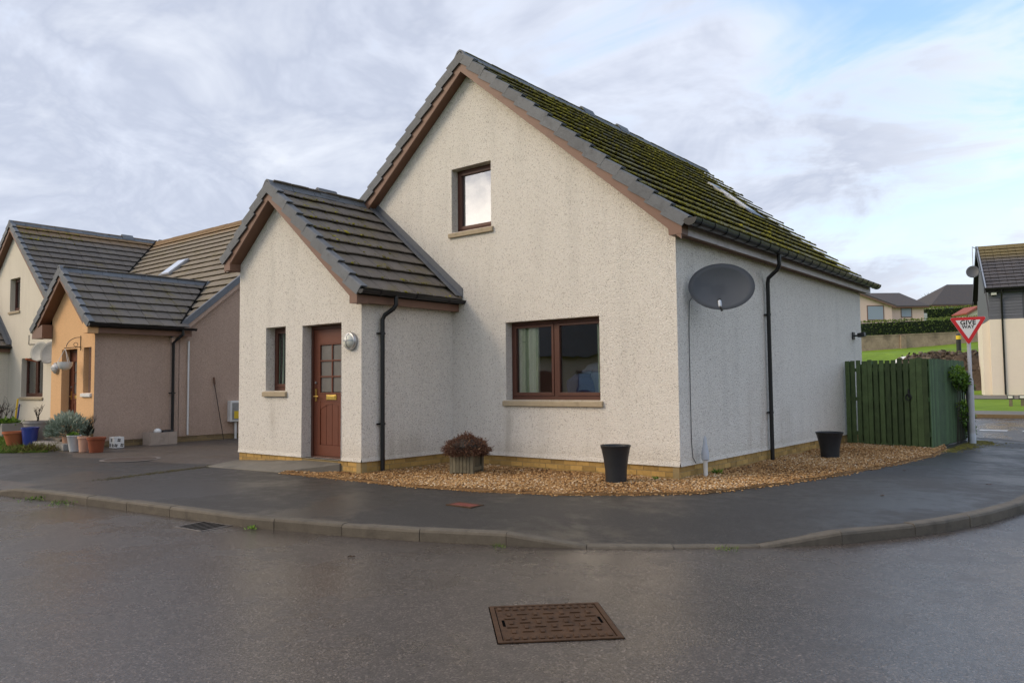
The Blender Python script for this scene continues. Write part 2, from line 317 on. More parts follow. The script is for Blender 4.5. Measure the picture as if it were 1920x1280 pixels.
M = dict(
    cast=roughcast('cream_roughcast', (.87, .82, .745), fleck=.62, relief=.017, stain=.34, sc=1.3, marks=[
        ((0, 2.7, .55), (.4, .8, .9), .55, (.50, .40, .31)), ((0, 4.0, .35), (.4, .6, .55), .4, (.52, .43, .34)), ((-2.98, 0, .45), (.16, .3, .45), .5, (.48, .43, .36)), ((-1.27, 0, .45), (.14, .3, .42), .5, (.48, .43, .36)),
        ((-4.16, 0, 3.25), (.12, .3, .45), .5, (.50, .45, .38)), ((-3.3, 0, 3.25), (.12, .3, .42), .5, (.50, .45, .38)), ((-6.34, -1.98, .6), (.25, .3, .5), .4, (.52, .46, .38)), ((-3.0, 0, .05), (1.2, .4, .35), .4, (.52, .46, .36)), ((-4.16, -1.2, .1), (.4, .9, .45), .4, (.50, .45, .36))]),
    cream=roughcast('smooth_cream_render', (.74, .68, .57), fleck=.1, relief=.004, stain=.35, sc=1.4),
    orange=roughcast('orange_painted_render', (.78, .48, .25), fleck=.06, relief=.004, stain=.2, sc=1.4),
    brown=roughcast('brown_roughcast', (.50, .36, .28), fleck=.35, relief=.012, stain=.4),
    mortar=plain('mortar', (.34, .25, .12), .95, bump=.004),
    brick=plain('yellow_brick', (.44, .275, .085), .9, var=.22, scale=14, bump=.004, bscale=90, objvar=.25, dirt=.5),
    brick_grey=plain('brown_brick', (.20, .14, .07), .9, var=.2, scale=14, bump=.004, objvar=.2),
    timber=plain('brown_fascia_paint', (.20, .108, .074), .55, var=.10, scale=3, dirt=.25),
    timber_dark=plain('brown_soffit_paint', (.15, .070, .040), .55, var=.12),
    fascia=plain('weathered_fascia_paint', (.52, .46, .47), .45, var=.14, scale=4, dirt=.35),
    frame=plain('brown_window_stain', (.085, .026, .014), .5, var=.16, scale=5, coat=.05),
    door=plain('red_brown_door_stain', (.135, .034, .014), .5, var=.16, scale=4, coat=.05),
    stone=plain('cast_stone_sill', (.42, .34, .23), .85, var=.14, scale=12, bump=.002, dirt=.3),
    white=plain('white_paint', (.75, .74, .71), .5, var=.06, dirt=.2),
    black=plain('black_plastic', (.008, .008, .010), .36, var=.2),
    blackmetal=plain('black_metal', (.015, .015, .016), .45, var=.2),
    brass=plain('brass', (.78, .55, .16), .28, metal=1.0, var=.08),
    steel=plain('dull_steel', (.42, .43, .45), .38, metal=.9, var=.12),
    lead=plain('lead_flashing', (.15, .16, .18), .5, metal=.3, var=.18, scale=4),
    verge=plain('grey_verge_concrete', (.125, .135, .150), .62, var=.24, scale=9, bump=.003, objvar=.16, dirt=.45),
    tile=tile_mat('mossy_roof_tile', (.082, .076, .068), moss=.92, lichen=.25, warm=(.10, .075, .03)),
    tile_porch=tile_mat('grey_roof_tile', (.150, .130, .112), moss=.16, lichen=.6, warm=(.15, .118, .072)),
    tile_left=tile_mat('brown_grey_roof_tile', (.135, .118, .104), moss=.10, lichen=.35, warm=(.15, .11, .07), ridge=(6.05, 6.5, .75, (.22, .125, .045))),
    tile_buff=tile_mat('buff_roof_tile', (.22, .185, .14), moss=.12, lichen=.5, warm=(.20, .165, .10), ridge=(6.05, 6.5, .75, (.28, .16, .06))),
    tile_far=tile_mat('slate_grey_tile', (.085, .080, .085), moss=0, lichen=.25, warm=(.12, .09, .07), ridge=(6.9, 7.6, .7, (.20, .15, .045))),
    roof_far=tile_mat('far_slate_roof', (.075, .068, .068), moss=0, lichen=.2),
    deck=plain('roof_underlay', (.02, .02, .02), .95),
    glass=glass_mat('window_glass', refl=2.3),
    glass_up=glass_mat('coated_window_glass', refl=9.5, tint=(.8, .86, .80)),
    glass_dark=plain('obscure_door_glass', (.175, .165, .155), .22, var=.2, scale=8),
    curtain=plain('pale_green_curtain', (.84, .91, .68), .9, var=.08),
    curtain_dark=plain('green_curtain', (.46, .62, .46), .9, var=.10),
    net=plain('net_curtain', (.66, .66, .60), .9, var=.06),
    inside=plain('room_paint', (.40, .38, .36), .9),
    carpet=plain('carpet', (.16, .13, .11), .95),
    blue=plain('blue_sofa_cloth', (.065, .085, .26), .85, var=.15, scale=14),
    blue_grey=plain('grey_blue_cushion', (.26, .30, .42), .85, var=.15, scale=14),
    road=asphalt('wet_road_asphalt', (.068, .056, .048), wet=(.10, .36), speck=.66, tone=.42, relief=.0020),
    pave=asphalt('damp_pavement_asphalt', (.031, .027, .023), wet=(.36, .60), speck=.45, tone=.35, relief=.003),
    drive=asphalt('driveway_asphalt', (.078, .061, .048), wet=(.36, .56), speck=.5, tone=.4, relief=.003),
    concrete=plain('path_concrete', (.145, .130, .105), .6, var=.2, scale=3, bump=.003, dirt=.45),
    kerb=plain('kerb_concrete', (.112, .094, .070), .72, var=.38, scale=7, bump=.005, bscale=120, dirt=.5, objvar=.07),
    rust=plain('rusty_cast_iron', (.072, .038, .019), .8, spec=.25, var=.45, scale=11, bump=.004, dirt=.5),
    iron=plain('worn_cast_iron', (.17, .15, .135), .5, metal=.2, var=.25),
    redcover=plain('red_painted_iron', (.16, .032, .020), .6, var=.25, scale=20, dirt=.3),
    void=plain('void_dark_paint', (.004, .004, .004), 1.0, spec=0.0),  # near-black colour paints in the unlit depth of holes and gaps
    fence=plain('green_fence_stain', (.082, .122, .044), .75, var=.45, scale=6, bump=.003, objvar=.34),
    fence_side=plain('dark_green_fence_stain', (.060, .112, .042), .75, var=.40, scale=6, bump=.003, objvar=.3),
    signwhite=plain('sign_white', (.80, .80, .80), .4, var=.03),
    signred=plain('sign_red', (.62, .012, .018), .4, var=.05),
    signblack=plain('sign_black', (.012, .012, .012), .45),
    post=plain('galvanised_grey_post', (.50, .50, .53), .5, var=.12, dirt=.3),
    darkpost=plain('dark_grey_post', (.085, .085, .09), .6),
    pot=plain('charcoal_plastic_pot', (.018, .021, .026), .42, var=.25, scale=10),
    soil=plain('potting_soil', (.03, .02, .012), .95, bump=.02, bscale=40),
    planter=plain('weathered_planter_wood', (.15, .13, .085), .85, var=.3, scale=9, bump=.004, objvar=.2, dirt=.5),
    terracotta=plain('terracotta', (.40, .115, .045), .8, var=.15, dirt=.25),
    terracotta_dark=plain('dark_terracotta', (.24, .060, .022), .8, var=.2, dirt=.3),
    pinkpot=plain('pale_pink_terracotta', (.58, .33, .22), .8, var=.12),
    bluepot=plain('blue_glaze', (.035, .055, .26), .25, var=.15),
    greypot=plain('stone_grey_pot', (.30, .29, .27), .8, var=.2, dirt=.4),
    whitepot=plain('pale_grey_pot', (.55, .56, .56), .6, var=.1, dirt=.25),
    boxpot=plain('buff_trough', (.40, .32, .26), .8, var=.2, dirt=.3),
    grass=grass_mat('lawn_turf', (.045, .085, .010), (.13, .20, .022)),
    hill=grass_mat('hill_grass', (.11, .185, .018), (.22, .33, .035), 1.2),
    soilbank=plain('earth_bank', (.085, .062, .045), .95, var=.4, scale=1.2, bump=.06, bscale=6),
    hedgecore=plain('hedge_inside', (.012, .022, .006), .95),
    stonewall=plain('old_rubble_wall', (.36, .275, .20), .95, var=.5, scale=.9, bump=.03, bscale=7, dirt=.6),
    pinkwall=plain('pink_harled_wall', (.80, .60, .53), .9, var=.06, scale=1),
    creamwall=plain('cream_smooth_wall', (.80, .71, .60), .85, var=.05, scale=.8),
    cladding=plain('anthracite_cladding', (.115, .120, .142), .6, var=.1, objvar=.12),
    dish=plain('dark_grey_dish_mesh', (.072, .078, .092), .5, var=.08),
    palegrey=plain('pale_grey_plastic', (.46, .50, .56), .45, var=.1),
    dish_pale=plain('pale_weathered_dish', (.40, .39, .35), .6, var=.25, dirt=.4),
    lampshade=plain('frosted_lamp_glass', (.70, .70, .62), .35, var=.1),
    yellow=plain('yellow_plastic', (.75, .52, .03), .5),
    redpaint=plain('red_roof_paint', (.30, .075, .05), .7),
    bark=plain('dark_bark', (.045, .035, .028), .9),
    gravel=attr_mat('golden_gravel', [(0, (.075, .035, .014)), (.25, (.27, .135, .045)), (.55, (.46, .265, .105)), (.85, (.60, .39, .19)), (1, (.74, .60, .42))], .8),
    gravelbase=plain('gravel_bed', (.26, .145, .058), .95, var=.35, scale=22, bump=.02, bscale=50),
    heather=attr_mat('heather_sprigs', [(0, (.040, .020, .013)), (.5, (.135, .064, .040)), (.85, (.24, .13, .082)), (1, (.33, .22, .13))], .9),
    lavender=attr_mat('silver_leaves', [(0, (.06, .085, .06)), (.5, (.20, .25, .19)), (1, (.40, .46, .37))], .9),
    leaf=attr_mat('green_leaves', [(0, (.030, .070, .008)), (.5, (.10, .20, .018)), (1, (.23, .36, .04))], .6),
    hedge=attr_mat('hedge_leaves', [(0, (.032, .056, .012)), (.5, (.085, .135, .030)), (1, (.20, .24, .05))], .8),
    drygrass=attr_mat('brown_green_tufts', [(0, (.06, .04, .014)), (.5, (.13, .10, .028)), (1, (.17, .20, .03))], .85),
    bar=plain('worn_bar_iron', (.30, .28, .26), .6, var=.2),
    clod=attr_mat('earth_clods', [(0, (.035, .026, .020)), (.6, (.095, .072, .054)), (1, (.20, .165, .13))], .95),
    coverdark=plain('dark_rusted_cover', (.062, .040, .027), .6, var=.35, scale=9, dirt=.5),
    blade=attr_mat('grass_blades', [(0, (.035, .075, .008)), (.5, (.085, .155, .014)), (1, (.17, .25, .03))], .8),
    moss=attr_mat('roof_moss', [(0, (.065, .052, .022)), (.45, (.150, .134, .018)), (.8, (.27, .235, .024)), (1, (.38, .33, .04))], .95),
    darkleaf=attr_mat('dark_leaves', [(0, (.008, .010, .007)), (1, (.035, .042, .030))], .6),
)

# ------------------------------------------------------------------ scattered pieces joined into one mesh
def rand_rot(n, tilt=math.pi):
    a = rng.uniform(0, 2*np.pi, n); b = rng.uniform(-tilt, tilt, n); c = rng.uniform(0, 2*np.pi, n)
    ca, sa, cb, sb, cc, sc_ = np.cos(a), np.sin(a), np.cos(b), np.sin(b), np.cos(c), np.sin(c)
    Z1 = np.zeros((n, 3, 3)); Z1[:, 0, 0] = ca; Z1[:, 0, 1] = -sa; Z1[:, 1, 0] = sa; Z1[:, 1, 1] = ca; Z1[:, 2, 2] = 1
    X = np.zeros((n, 3, 3)); X[:, 0, 0] = 1; X[:, 1, 1] = cb; X[:, 1, 2] = -sb; X[:, 2, 1] = sb; X[:, 2, 2] = cb
    Z2 = np.zeros((n, 3, 3)); Z2[:, 0, 0] = cc; Z2[:, 0, 1] = -sc_; Z2[:, 1, 0] = sc_; Z2[:, 1, 1] = cc; Z2[:, 2, 2] = 1
    return Z1 @ X @ Z2
def instances(name, bv, bf, P, rot, scl, shade, mat, parent=None, kind='stuff', smooth=False):
    bv = np.asarray(bv, float); bf = np.asarray(bf, int); P = np.asarray(P, float); n, k = len(P), len(bv)
    org = P.mean(0); org[2] = P[:, 2].min()
    V = np.einsum('nij,nkj->nki', rot, bv[None]*np.asarray(scl)[:, None, :]) + (P-org)[:, None, :]
    me = bpy.data.meshes.new(name); nf, m = bf.shape
    me.vertices.add(n*k); me.vertices.foreach_set('co', V.reshape(-1))
    idx = (bf[None] + (np.arange(n)*k)[:, None, None]).reshape(-1)
    me.loops.add(n*nf*m); me.loops.foreach_set('vertex_index', idx)
    me.polygons.add(n*nf); me.polygons.foreach_set('loop_start', np.arange(n*nf)*m); me.polygons.foreach_set('loop_total', np.full(n*nf, m))
    at = me.attributes.new('shade', 'FLOAT', 'POINT'); at.data.foreach_set('value', np.repeat(np.asarray(shade, float), k))
    me.update(calc_edges=True); me.validate()
    if smooth: me.shade_smooth()
    return link(name, me, mat, parent, Vector(org), 0, kind)
g_ = (1+5**.5)/2
ICO_V = np.array([(-1, g_, 0), (1, g_, 0), (-1, -g_, 0), (1, -g_, 0), (0, -1, g_), (0, 1, g_), (0, -1, -g_), (0, 1, -g_), (g_, 0, -1), (g_, 0, 1), (-g_, 0, -1), (-g_, 0, 1)])/math.hypot(1, g_)
ICO_F = np.array([(0, 11, 5), (0, 5, 1), (0, 1, 7), (0, 7, 10), (0, 10, 11), (1, 5, 9), (5, 11, 4), (11, 10, 2), (10, 7, 6), (7, 1, 8), (3, 9, 4), (3, 4, 2), (3, 2, 6), (3, 6, 8), (3, 8, 9), (4, 9, 5), (2, 4, 11), (6, 2, 10), (8, 6, 7), (9, 8, 1)])
STONE_V = ICO_V*rng.uniform(.75, 1.15, (12, 1))
OCT_V = np.array([(1, 0, 0), (0, 1, 0), (-1, 0, 0), (0, -1, 0), (0, 0, 1), (0, 0, -.5)], float)
OCT_F = np.array([(0, 1, 4), (1, 2, 4), (2, 3, 4), (3, 0, 4), (1, 0, 5), (2, 1, 5), (3, 2, 5), (0, 3, 5)])
LEAF_V = np.array([(-.5, 0, 0), (0, -.12, .30), (.5, 0, 0), (.55, .05, .55), (0, .1, 1.0), (-.55, .05, .55)], float)*np.array([.7, 1, 1])
LEAF_F = np.array([(0, 1, 5), (1, 4, 5), (1, 3, 4), (1, 2, 3)])
BLADE_V = np.array([(-.5, 0, 0), (.5, 0, 0), (-.3, .12, .55), (.3, .12, .55), (0, .4, 1)], float)
BLADE_F = np.array([(0, 1, 3), (0, 3, 2), (2, 3, 4)])
def inpoly(P, poly):
    x, y = P[:, 0], P[:, 1]; res = np.zeros(len(P), bool); n = len(poly)
    for i in range(n):
        x0, y0 = poly[i]; x1, y1 = poly[(i+1) % n]
        c = ((y0 > y) != (y1 > y)) & (x < (x1-x0)*(y-y0)/((y1-y0) or 1e-9)+x0); res ^= c
    return res
def sample_poly(poly, n):
    a = np.array(poly); lo, hi = a.min(0), a.max(0); out = np.zeros((0, 2))
    while len(out) < n:
        q = rng.uniform(lo, hi, (n*2, 2)); out = np.vstack([out, q[inpoly(q, poly)]])
    return out[:n]

# ------------------------------------------------------------------ ground, roads, pavements
def smooth01(a, b, x):
    q = min(1, max(0, (x-a)/(b-a))); return q*q*(3-2*q)
def lerp_pts(x, pts):
    if x <= pts[0][0]: return pts[0][1]
    for (a, za), (b, zb) in zip(pts, pts[1:]):
        if x <= b: return za + (zb-za)*(x-a)/(b-a)
    return pts[-1][1]
HILL = [(-1e4, -.45), (18.4, -.45), (18.9, .02), (26, .18), (36, .42), (44, .8), (49.5, 1.3), (56, 2.3), (62.5, 3.4), (70, 3.65), (78, 4.0), (82, 4.5), (85, 5.0), (92, 7.0), (98, 8.1), (108, 9.0), (125, 10.6), (160, 13), (400, 20), (900, 28)]
def terrain_z(x, y):
    z = lerp_pts(y + smooth01(36, 48, y)*(2.5 - .18*max(-60, min(60, x))), HILL)     # the hill climbs north, a little sooner to the west
    if y < 18.4:
        r_ = math.hypot(x+5, y)
        z = -.45 + 7*smooth01(70, 190, r_) + 10*smooth01(190, 700, r_)
    return z
xs = sorted(set(list(np.arange(-60, 62, 2.0)) + [-900, -700, -500, -350, -250, -180, -130, -100, -80, 80, 100, 130, 180, 250, 350, 500, 700, 900]))
ys = sorted(set(list(np.arange(-40, 18, 2.0)) + [18.3, 18.9] + list(np.arange(20, 130, 1.5)) + [-900, -600, -400, -280, -200, -150, -110, -80, -60, 140, 170, 220, 300, 450, 700, 900]))
t_ = MB().grid([[(x, y, terrain_z(x, y)) for x in xs] for y in ys])
tag(t_.build('terrain', M['hill'], smooth=True), 'green grassy ground rising to a low hill behind', None, kind='structure')

# road: the street before the house, the side street and the junction road
rd = MB()
rd.add([(-90, -16, -.334), (60, -16, -.334), (60, 3, -.334), (-90, 3, -.334)], [(0, 1, 2, 3)])
rd.add([(-2, 3, -.334), (60, 3, -.334), (60, 18.4, -.05), (60, 12, -.30), (-2, 12, -.30), (-90, 12, -.30), (-90, 18.4, -.05)], [(0, 1, 3, 4), (5, 4, 3, 2, 6)])
tag(rd.build('road', M['road']), 'wet grey asphalt street round the corner plot', kind='structure')
KERB = [(-60, -7.2), (-40, -7.0), (-20, -6.6), (-12, -6.1), (-9, -5.8), (-7.85, -5.64), (-7.2, -5.52), (-6.3, -5.35), (-5.1, -5.2), (-4, -5.08), (-2.54, -4.93), (-1.28, -4.62), (-.46, -4.35), (.28, -4.04), (.94, -3.72), (1.53, -3.32), (2.16, -2.80), (2.68, -2.20), (3.23, -1.25), (3.55, -.34), (3.78, .67), (3.9, 2), (3.95, 4), (3.95, 6), (3.85, 8), (3.4, 9.9), (2.4, 11.4), (.5, 12.25), (-4, 12.4), (-12, 12.4), (-40, 12.4)]
INNER = [(-60, -3), (-40, -3), (-20, -3), (-12, -2), (-9, -1.9), (-8, -1.9), (-7.2, -1.9), (-6.4, -1.9), (-5.2, -1.9), (-4, -1.9), (-2.9, -1.5), (-1.9, -1.2), (-1.3, -1.0), (-.8, -.7), (-.5, -.5), (-.2, -.3), (.2, -.1), (.4, .3), (.6, .9), (.8, 1.6), (1, 2.4), (1.2, 3.2), (1.3, 4.5), (1.4, 6), (1.5, 8), (1.5, 8.8), (1.2, 9.6), (.5, 10), (-4, 10), (-12, 10), (-40, 10)]
TOPH = [-.225, -.225, -.225, -.30, -.30, -.30, -.225] + [-.222]*7 + [-.312, -.314, -.312] + [-.222]*11 + [-.215, -.2, -.2]
def seg_norm(pts, i):
    a = Vector(pts[max(i-1, 0)]); b = Vector(pts[min(i+1, len(pts)-1)]); d = (b-a).normalized(); return Vector((-d.y, d.x))
fine_k, fine_i, fine_h = [], [], []
for i in range(len(KERB)-1):
    n = max(1, int(math.dist(KERB[i], KERB[i+1])/.35)) if math.dist(KERB[i], KERB[i+1]) < 3 else 3
    for k in range(n):
        f = k/n
        fine_k.append((KERB[i][0]*(1-f)+KERB[i+1][0]*f, KERB[i][1]*(1-f)+KERB[i+1][1]*f))
        fine_i.append((INNER[i][0]*(1-f)+INNER[i+1][0]*f, INNER[i][1]*(1-f)+INNER[i+1][1]*f))
        fine_h.append(TOPH[i]*(1-f)+TOPH[i+1]*f)
rows = []
for i in range(len(fine_k)):
    nn = seg_norm(fine_k, i); a = Vector(fine_k[i]) + nn*.10; b = Vector(fine_i[i]); row = []
    for j in range(13):
        f = j/12; q = a.lerp(b, f)
        z = (fine_h[i]-.004)*(1-smooth01(0, .42, f)) + -.196*smooth01(0, .42, f)
        z += .004*math.sin(q.x*2.1+q.y)*math.sin(q.y*1.7)
        row.append((q.x, q.y, z))
    rows.append(row)
pv = MB().grid([r_[::-1] for r_ in rows])
tag(pv.build('pavement', M['pave'], smooth=True), 'dark damp asphalt pavement curving round the corner', kind='structure')
kerb = MB()
for i in range(len(fine_k)-1):
    a, b = Vector(fine_k[i]), Vector(fine_k[i+1]); na, nb = seg_norm(fine_k, i), seg_norm(fine_k, i+1)
    kerb.add([(a.x+na.x*.03, a.y+na.y*.03, -.36), (b.x+nb.x*.03, b.y+nb.y*.03, -.36), (b.x+nb.x*.12, b.y+nb.y*.12, fine_h[i+1]-.03), (a.x+na.x*.12, a.y+na.y*.12, fine_h[i]-.03)], [(0, 1, 2, 3)])
kerb_o = tag(kerb.build('kerb', M['mortar']), 'concrete kerb edging the pavement', kind='structure')
# kerb stones one by one between the key points
def kerb_at(s_):
    acc = 0
    for i in range(len(KERB)-1):
        L = math.dist(KERB[i], KERB[i+1])
        if s_ <= acc+L or i == len(KERB)-2:
            f = min(1, (s_-acc)/L); n0, n1 = seg_norm(KERB, i), seg_norm(KERB, i+1)
            return Vector(KERB[i]).lerp(Vector(KERB[i+1]), f), n0.lerp(n1, f).normalized(), TOPH[i]*(1-f)+TOPH[i+1]*f
        acc += L
def arc_of(i): return sum(math.dist(KERB[k], KERB[k+1]) for k in range(i))
marks = [arc_of(2), arc_of(5), arc_of(6), arc_of(13), arc_of(14), arc_of(16), arc_of(17), arc_of(25), arc_of(28)]
for a, b in zip(marks, marks[1:]):
    n = max(1, round((b-a)/.90))
    for k in range(n):
        s0, s1 = a+(b-a)*k/n+.003, a+(b-a)*(k+1)/n-.003
        m_ = MB(); ring = []; jz = random.uniform(-.004, .004); jd = random.uniform(-.006, .006)
        for s_ in (s0, (s0+s1)/2, s1):
            q, nn, h = kerb_at(s_); h += jz; q = q + nn*jd
            ring.append([(q.x, q.y, -.42), (q.x, q.y, h-.028), (q.x+nn.x*.010, q.y+nn.y*.010, h-.008), (q.x+nn.x*.028, q.y+nn.y*.028, h), (q.x+nn.x*.125, q.y+nn.y*.125, h), (q.x+nn.x*.125, q.y+nn.y*.125, -.42)])
        m_.grid(ring)
        m_.add([*ring[0]], [(0, 1, 2, 3, 4, 5)]); m_.add([*ring[2]], [(5, 4, 3, 2, 1, 0)])
        m_.f = [q[::-1] for q in m_.f]
        m_.build('kerb_stone', M['kerb'], kerb_o)

# driveway between the houses, with the seam where it meets the pavement
dv = MB().add([(-7.15, -5.40, -.262), (-7.0, -4.3, -.196), (-7.25, -2.9, -.186), (-7.45, -1.9, -.182), (-7.5, 0, -.18), (-7.5, 14, -.18), (-20.2, 14, -.18), (-20.2, 0, -.19), (-20.2, -3.0, -.20), (-12.0, -3.3, -.20), (-12.2, -5.9, -.29), (-8, -5.55, -.288)], [tuple(range(12))])
tag(dv.build('driveway', M['drive']), 'brownish asphalt driveway between the two houses', kind='structure')
# path slab up to the front door
ps = MB().prism([(-7.44, -1.985, -.135), (-7.35, -2.62, -.185), (-5.55, -2.46, -.178), (-4.64, -2.0, -.045), (-4.64, -1.87, -.02), (-5.59, -1.87, -.02), (-5.62, -1.985, -.045)], (0, 0, -.16))
tag(ps.build('path', M['concrete'], bevel=.008), 'grey concrete ramp leading up to the red-brown door', kind='structure')

# gravel bed round the house
GRAVEL = [(-5.45, -2.47), (-3.9, -2.46), (-2.8, -2.45), (-1.56, -2.28), (-.59, -1.95), (.18, -1.42), (.74, -.82), (1.14, .3), (1.52, 1.96), (1.82, 3.95), (1.98, 5.6), (1.93, 7.3), (1.72, 8.2), (1.6, 7.0), (0, 7.9), (0, 0), (-4.16, 0), (-4.16, -1.98), (-4.62, -2.0)]
gb = MB().prism([(x, y, -.172) for x, y in GRAVEL], (0, 0, -.06))
gbo = tag(gb.build('gravel_bed', M['gravelbase']), 'bed of loose golden gravel round the house', kind='structure')
q = sample_poly(GRAVEL, 31000); n = len(q)
hb = .012*np.sin(q[:, 0]*3.1+.5)*np.sin(q[:, 1]*2.3) + .01*np.sin(q[:, 0]*7+q[:, 1]*5)
P = np.c_[q, -.163 + hb*.6 + rng.uniform(-.004, .008, n)]
sz = rng.uniform(.007, .0165, n)[:, None]*np.c_[rng.uniform(.8, 1.7, n), rng.uniform(.7, 1.1, n), rng.uniform(.35, .7, n)]
tn = np.clip(.5+.16*np.sin(q[:, 0]*1.3+1)*np.cos(q[:, 1]*1.7) + rng.normal(0, .27, n), 0, 1)
tag(instances('gravel', STONE_V, ICO_F, P, rand_rot(n, .5), sz, tn, M['gravel']), 'loose golden gravel chips in the bed', 'gravel')
# strays kicked onto the pavement along the edge, dead leaves
st = []
for (a, b) in zip(GRAVEL[:11], GRAVEL[1:12]):
    a, b = Vector(a), Vector(b); L = (b-a).length; nn = Vector(((b-a).y, -(b-a).x)).normalized()
    for k in range(int(L*46)):
        q_ = a.lerp(b, random.random()) + nn*abs(random.gauss(0, .045)); st.append((q_.x, q_.y, -.190))
n = len(st); instances('gravel_strays', STONE_V, ICO_F, np.array(st), rand_rot(n, .4), rng.uniform(.006, .015, n)[:, None]*np.c_[np.ones(n)*1.3, np.ones(n), np.ones(n)*.6], rng.uniform(.1, .9, n), M['gravel'], gbo)

# ------------------------------------------------------------------ wall, window and roof builders
def clip(poly, a, b):
    """keep the part of poly left of the line a->b"""
    out = []; n = len(poly)
    sd_ = lambda p_: (b[0]-a[0])*(p_[1]-a[1]) - (b[1]-a[1])*(p_[0]-a[0])
    for i in range(n):
        p0, p1 = poly[i], poly[(i+1) % n]; s0, s1 = sd_(p0), sd_(p1)
        if s0 >= 0: out.append(p0)
        if (s0 > 1e-9 and s1 < -1e-9) or (s0 < -1e-9 and s1 > 1e-9):
            f = s0/(s0-s1); out.append((p0[0]+(p1[0]-p0[0])*f, p0[1]+(p1[1]-p0[1])*f))
    return out
def wall(name, o, u, outline, holes, mat, parent, thick=.30, flare=0.0):
    """outline: convex polygon in (along u, height), counter-clockwise; holes: (u0, u1, v0, v1)"""
    o = Vector(o); u = Vector(u).normalized(); n = u.cross(Vector((0, 0, 1))); m_ = MB()
    us = sorted({p_[0] for p_ in outline} | {h[0] for h in holes} | {h[1] for h in holes}); lo_v = min(p_[1] for p_ in outline)
    vs = sorted({p_[1] for p_ in outline} | {h[2] for h in holes} | {h[3] for h in holes} | ({lo_v+.06} if flare else set()))
    at = lambda a, b, dd=0: tuple(o + u*a + Vector((0, 0, b)) - n*dd + n*(flare if flare and b < lo_v+.001 and dd == 0 else 0))
    for i in range(len(us)-1):
        for j in range(len(vs)-1):
            cu, cv = (us[i]+us[i+1])/2, (vs[j]+vs[j+1])/2
            if any(h[0] < cu < h[1] and h[2] < cv < h[3] for h in holes): continue
            poly = [(us[i], vs[j]), (us[i+1], vs[j]), (us[i+1], vs[j+1]), (us[i], vs[j+1])]
            for k in range(len(outline)):
                poly = clip(poly, outline[k], outline[(k+1) % len(outline)])
                if len(poly) < 3: break
            if len(poly) < 3: continue
            m_.add([at(*p_) for p_ in poly], [tuple(range(len(poly)))])
            m_.add([at(*p_, thick) for p_ in poly], [tuple(range(len(poly)-1, -1, -1))])
    for h in holes:
        c = [(h[0], h[2]), (h[1], h[2]), (h[1], h[3]), (h[0], h[3])]
        for k in range(4):
            a, b = c[k], c[(k+1) % 4]
            m_.add([at(*a), at(*b), at(*b, thick), at(*a, thick)], [(0, 1, 2, 3)])
    if flare:   # the drip lip under the flared foot
        a, b = min(p_[0] for p_ in outline), max(p_[0] for p_ in outline)
        for (x0, x1) in [(a, b)]:
            cuts = [(x0, x1)]
            for h in holes:
                if h[2] <= lo_v+.01: cuts = [(x0, h[0]), (h[1], x1)]
            for c0, c1 in cuts: m_.add([at(c0, lo_v), at(c1, lo_v), at(c1, lo_v, .05), at(c0, lo_v, .05)], [(3, 2, 1, 0)])
    return m_.build(name, mat, parent)
def window(parent, o, u, hole, mullions=(), fm='frame', gm='glass', sill=True, inset=.10, sashes=None, sillmat='stone', bar=.052):
    o = Vector(o); u = Vector(u).normalized(); z = Vector((0, 0, 1)); n = u.cross(z)
    u0, u1, v0, v1 = hole; at = lambda a, b, d: o + u*a + z*b - n*d
    f = MB(); e = .003
    def bar_(a0, a1, b0, b1, d0, d1): f.obox(at(a0, b0, d1), u*(a1-a0), z*(b1-b0), n*(d1-d0))
    bar_(u0+e, u0+bar, v0+e, v1-e, inset, inset+.07); bar_(u1-bar, u1-e, v0+e, v1-e, inset, inset+.07)
    bar_(u0+bar, u1-bar, v1-bar, v1-e, inset, inset+.07); bar_(u0+bar, u1-bar, v0+e, v0+bar*1.2, inset, inset+.07)
    cols = [u0+bar] + [c for m_ in mullions for c in (m_-.03, m_+.03)] + [u1-bar]
    for m_ in mullions: bar_(m_-.03, m_+.03, v0+bar*1.2, v1-bar, inset, inset+.07)
    fo = f.build('window', M[fm], parent, bevel=.004)
    for i in range(0, len(cols), 2):
        a, b = cols[i], cols[i+1]; s_ = MB(); k = .042
        def sb(a0, a1, b0, b1): s_.obox(at(a0, b0, inset+.055), u*(a1-a0), z*(b1-b0), n*(.065))
        lo, hi = v0+bar*1.2+.003, v1-bar-.003; a += .003; b -= .003
        sb(a, a+k, lo, hi); sb(b-k, b, lo, hi); sb(a+k, b-k, lo, lo+k*1.25); sb(a+k, b-k, hi-k, hi)
        s_.build('sash', M[fm], fo, bevel=.003)
        p_ = MB().obox(at(a+k-.004, lo+k*1.25-.004, inset+.032), u*(b-a-2*k+.008), z*(hi-lo-2.25*k+.008), n*.006)
        p_.build('pane', M[gm], fo)
    if sill:
        pr = MB()
        q = [at(u0-.05, v0-.085, -.045), at(u0-.05, v0-.012, -.045), at(u0-.05, v0+.004, inset), at(u0-.05, v0-.085, inset)]
        # the horns stop at the wall face, the middle runs into the opening
        pr.prism([at(u0-.05, v0-.09, -.045), at(u0-.05, v0-.018, -.045), at(u0-.05, v0-.002, .012), at(u0-.05, v0-.09, .012)], u*(u1-u0+.10))
        pr.prism([at(u0+.004, v0-.05, .0125), at(u0+.004, v0-.002, .0125), at(u0+.004, v0+.010, inset+.02), at(u0+.004, v0-.05, inset+.02)], u*(u1-u0-.008))
        pr.build('sill', M[sillmat], fo, bevel=.006)
    return fo
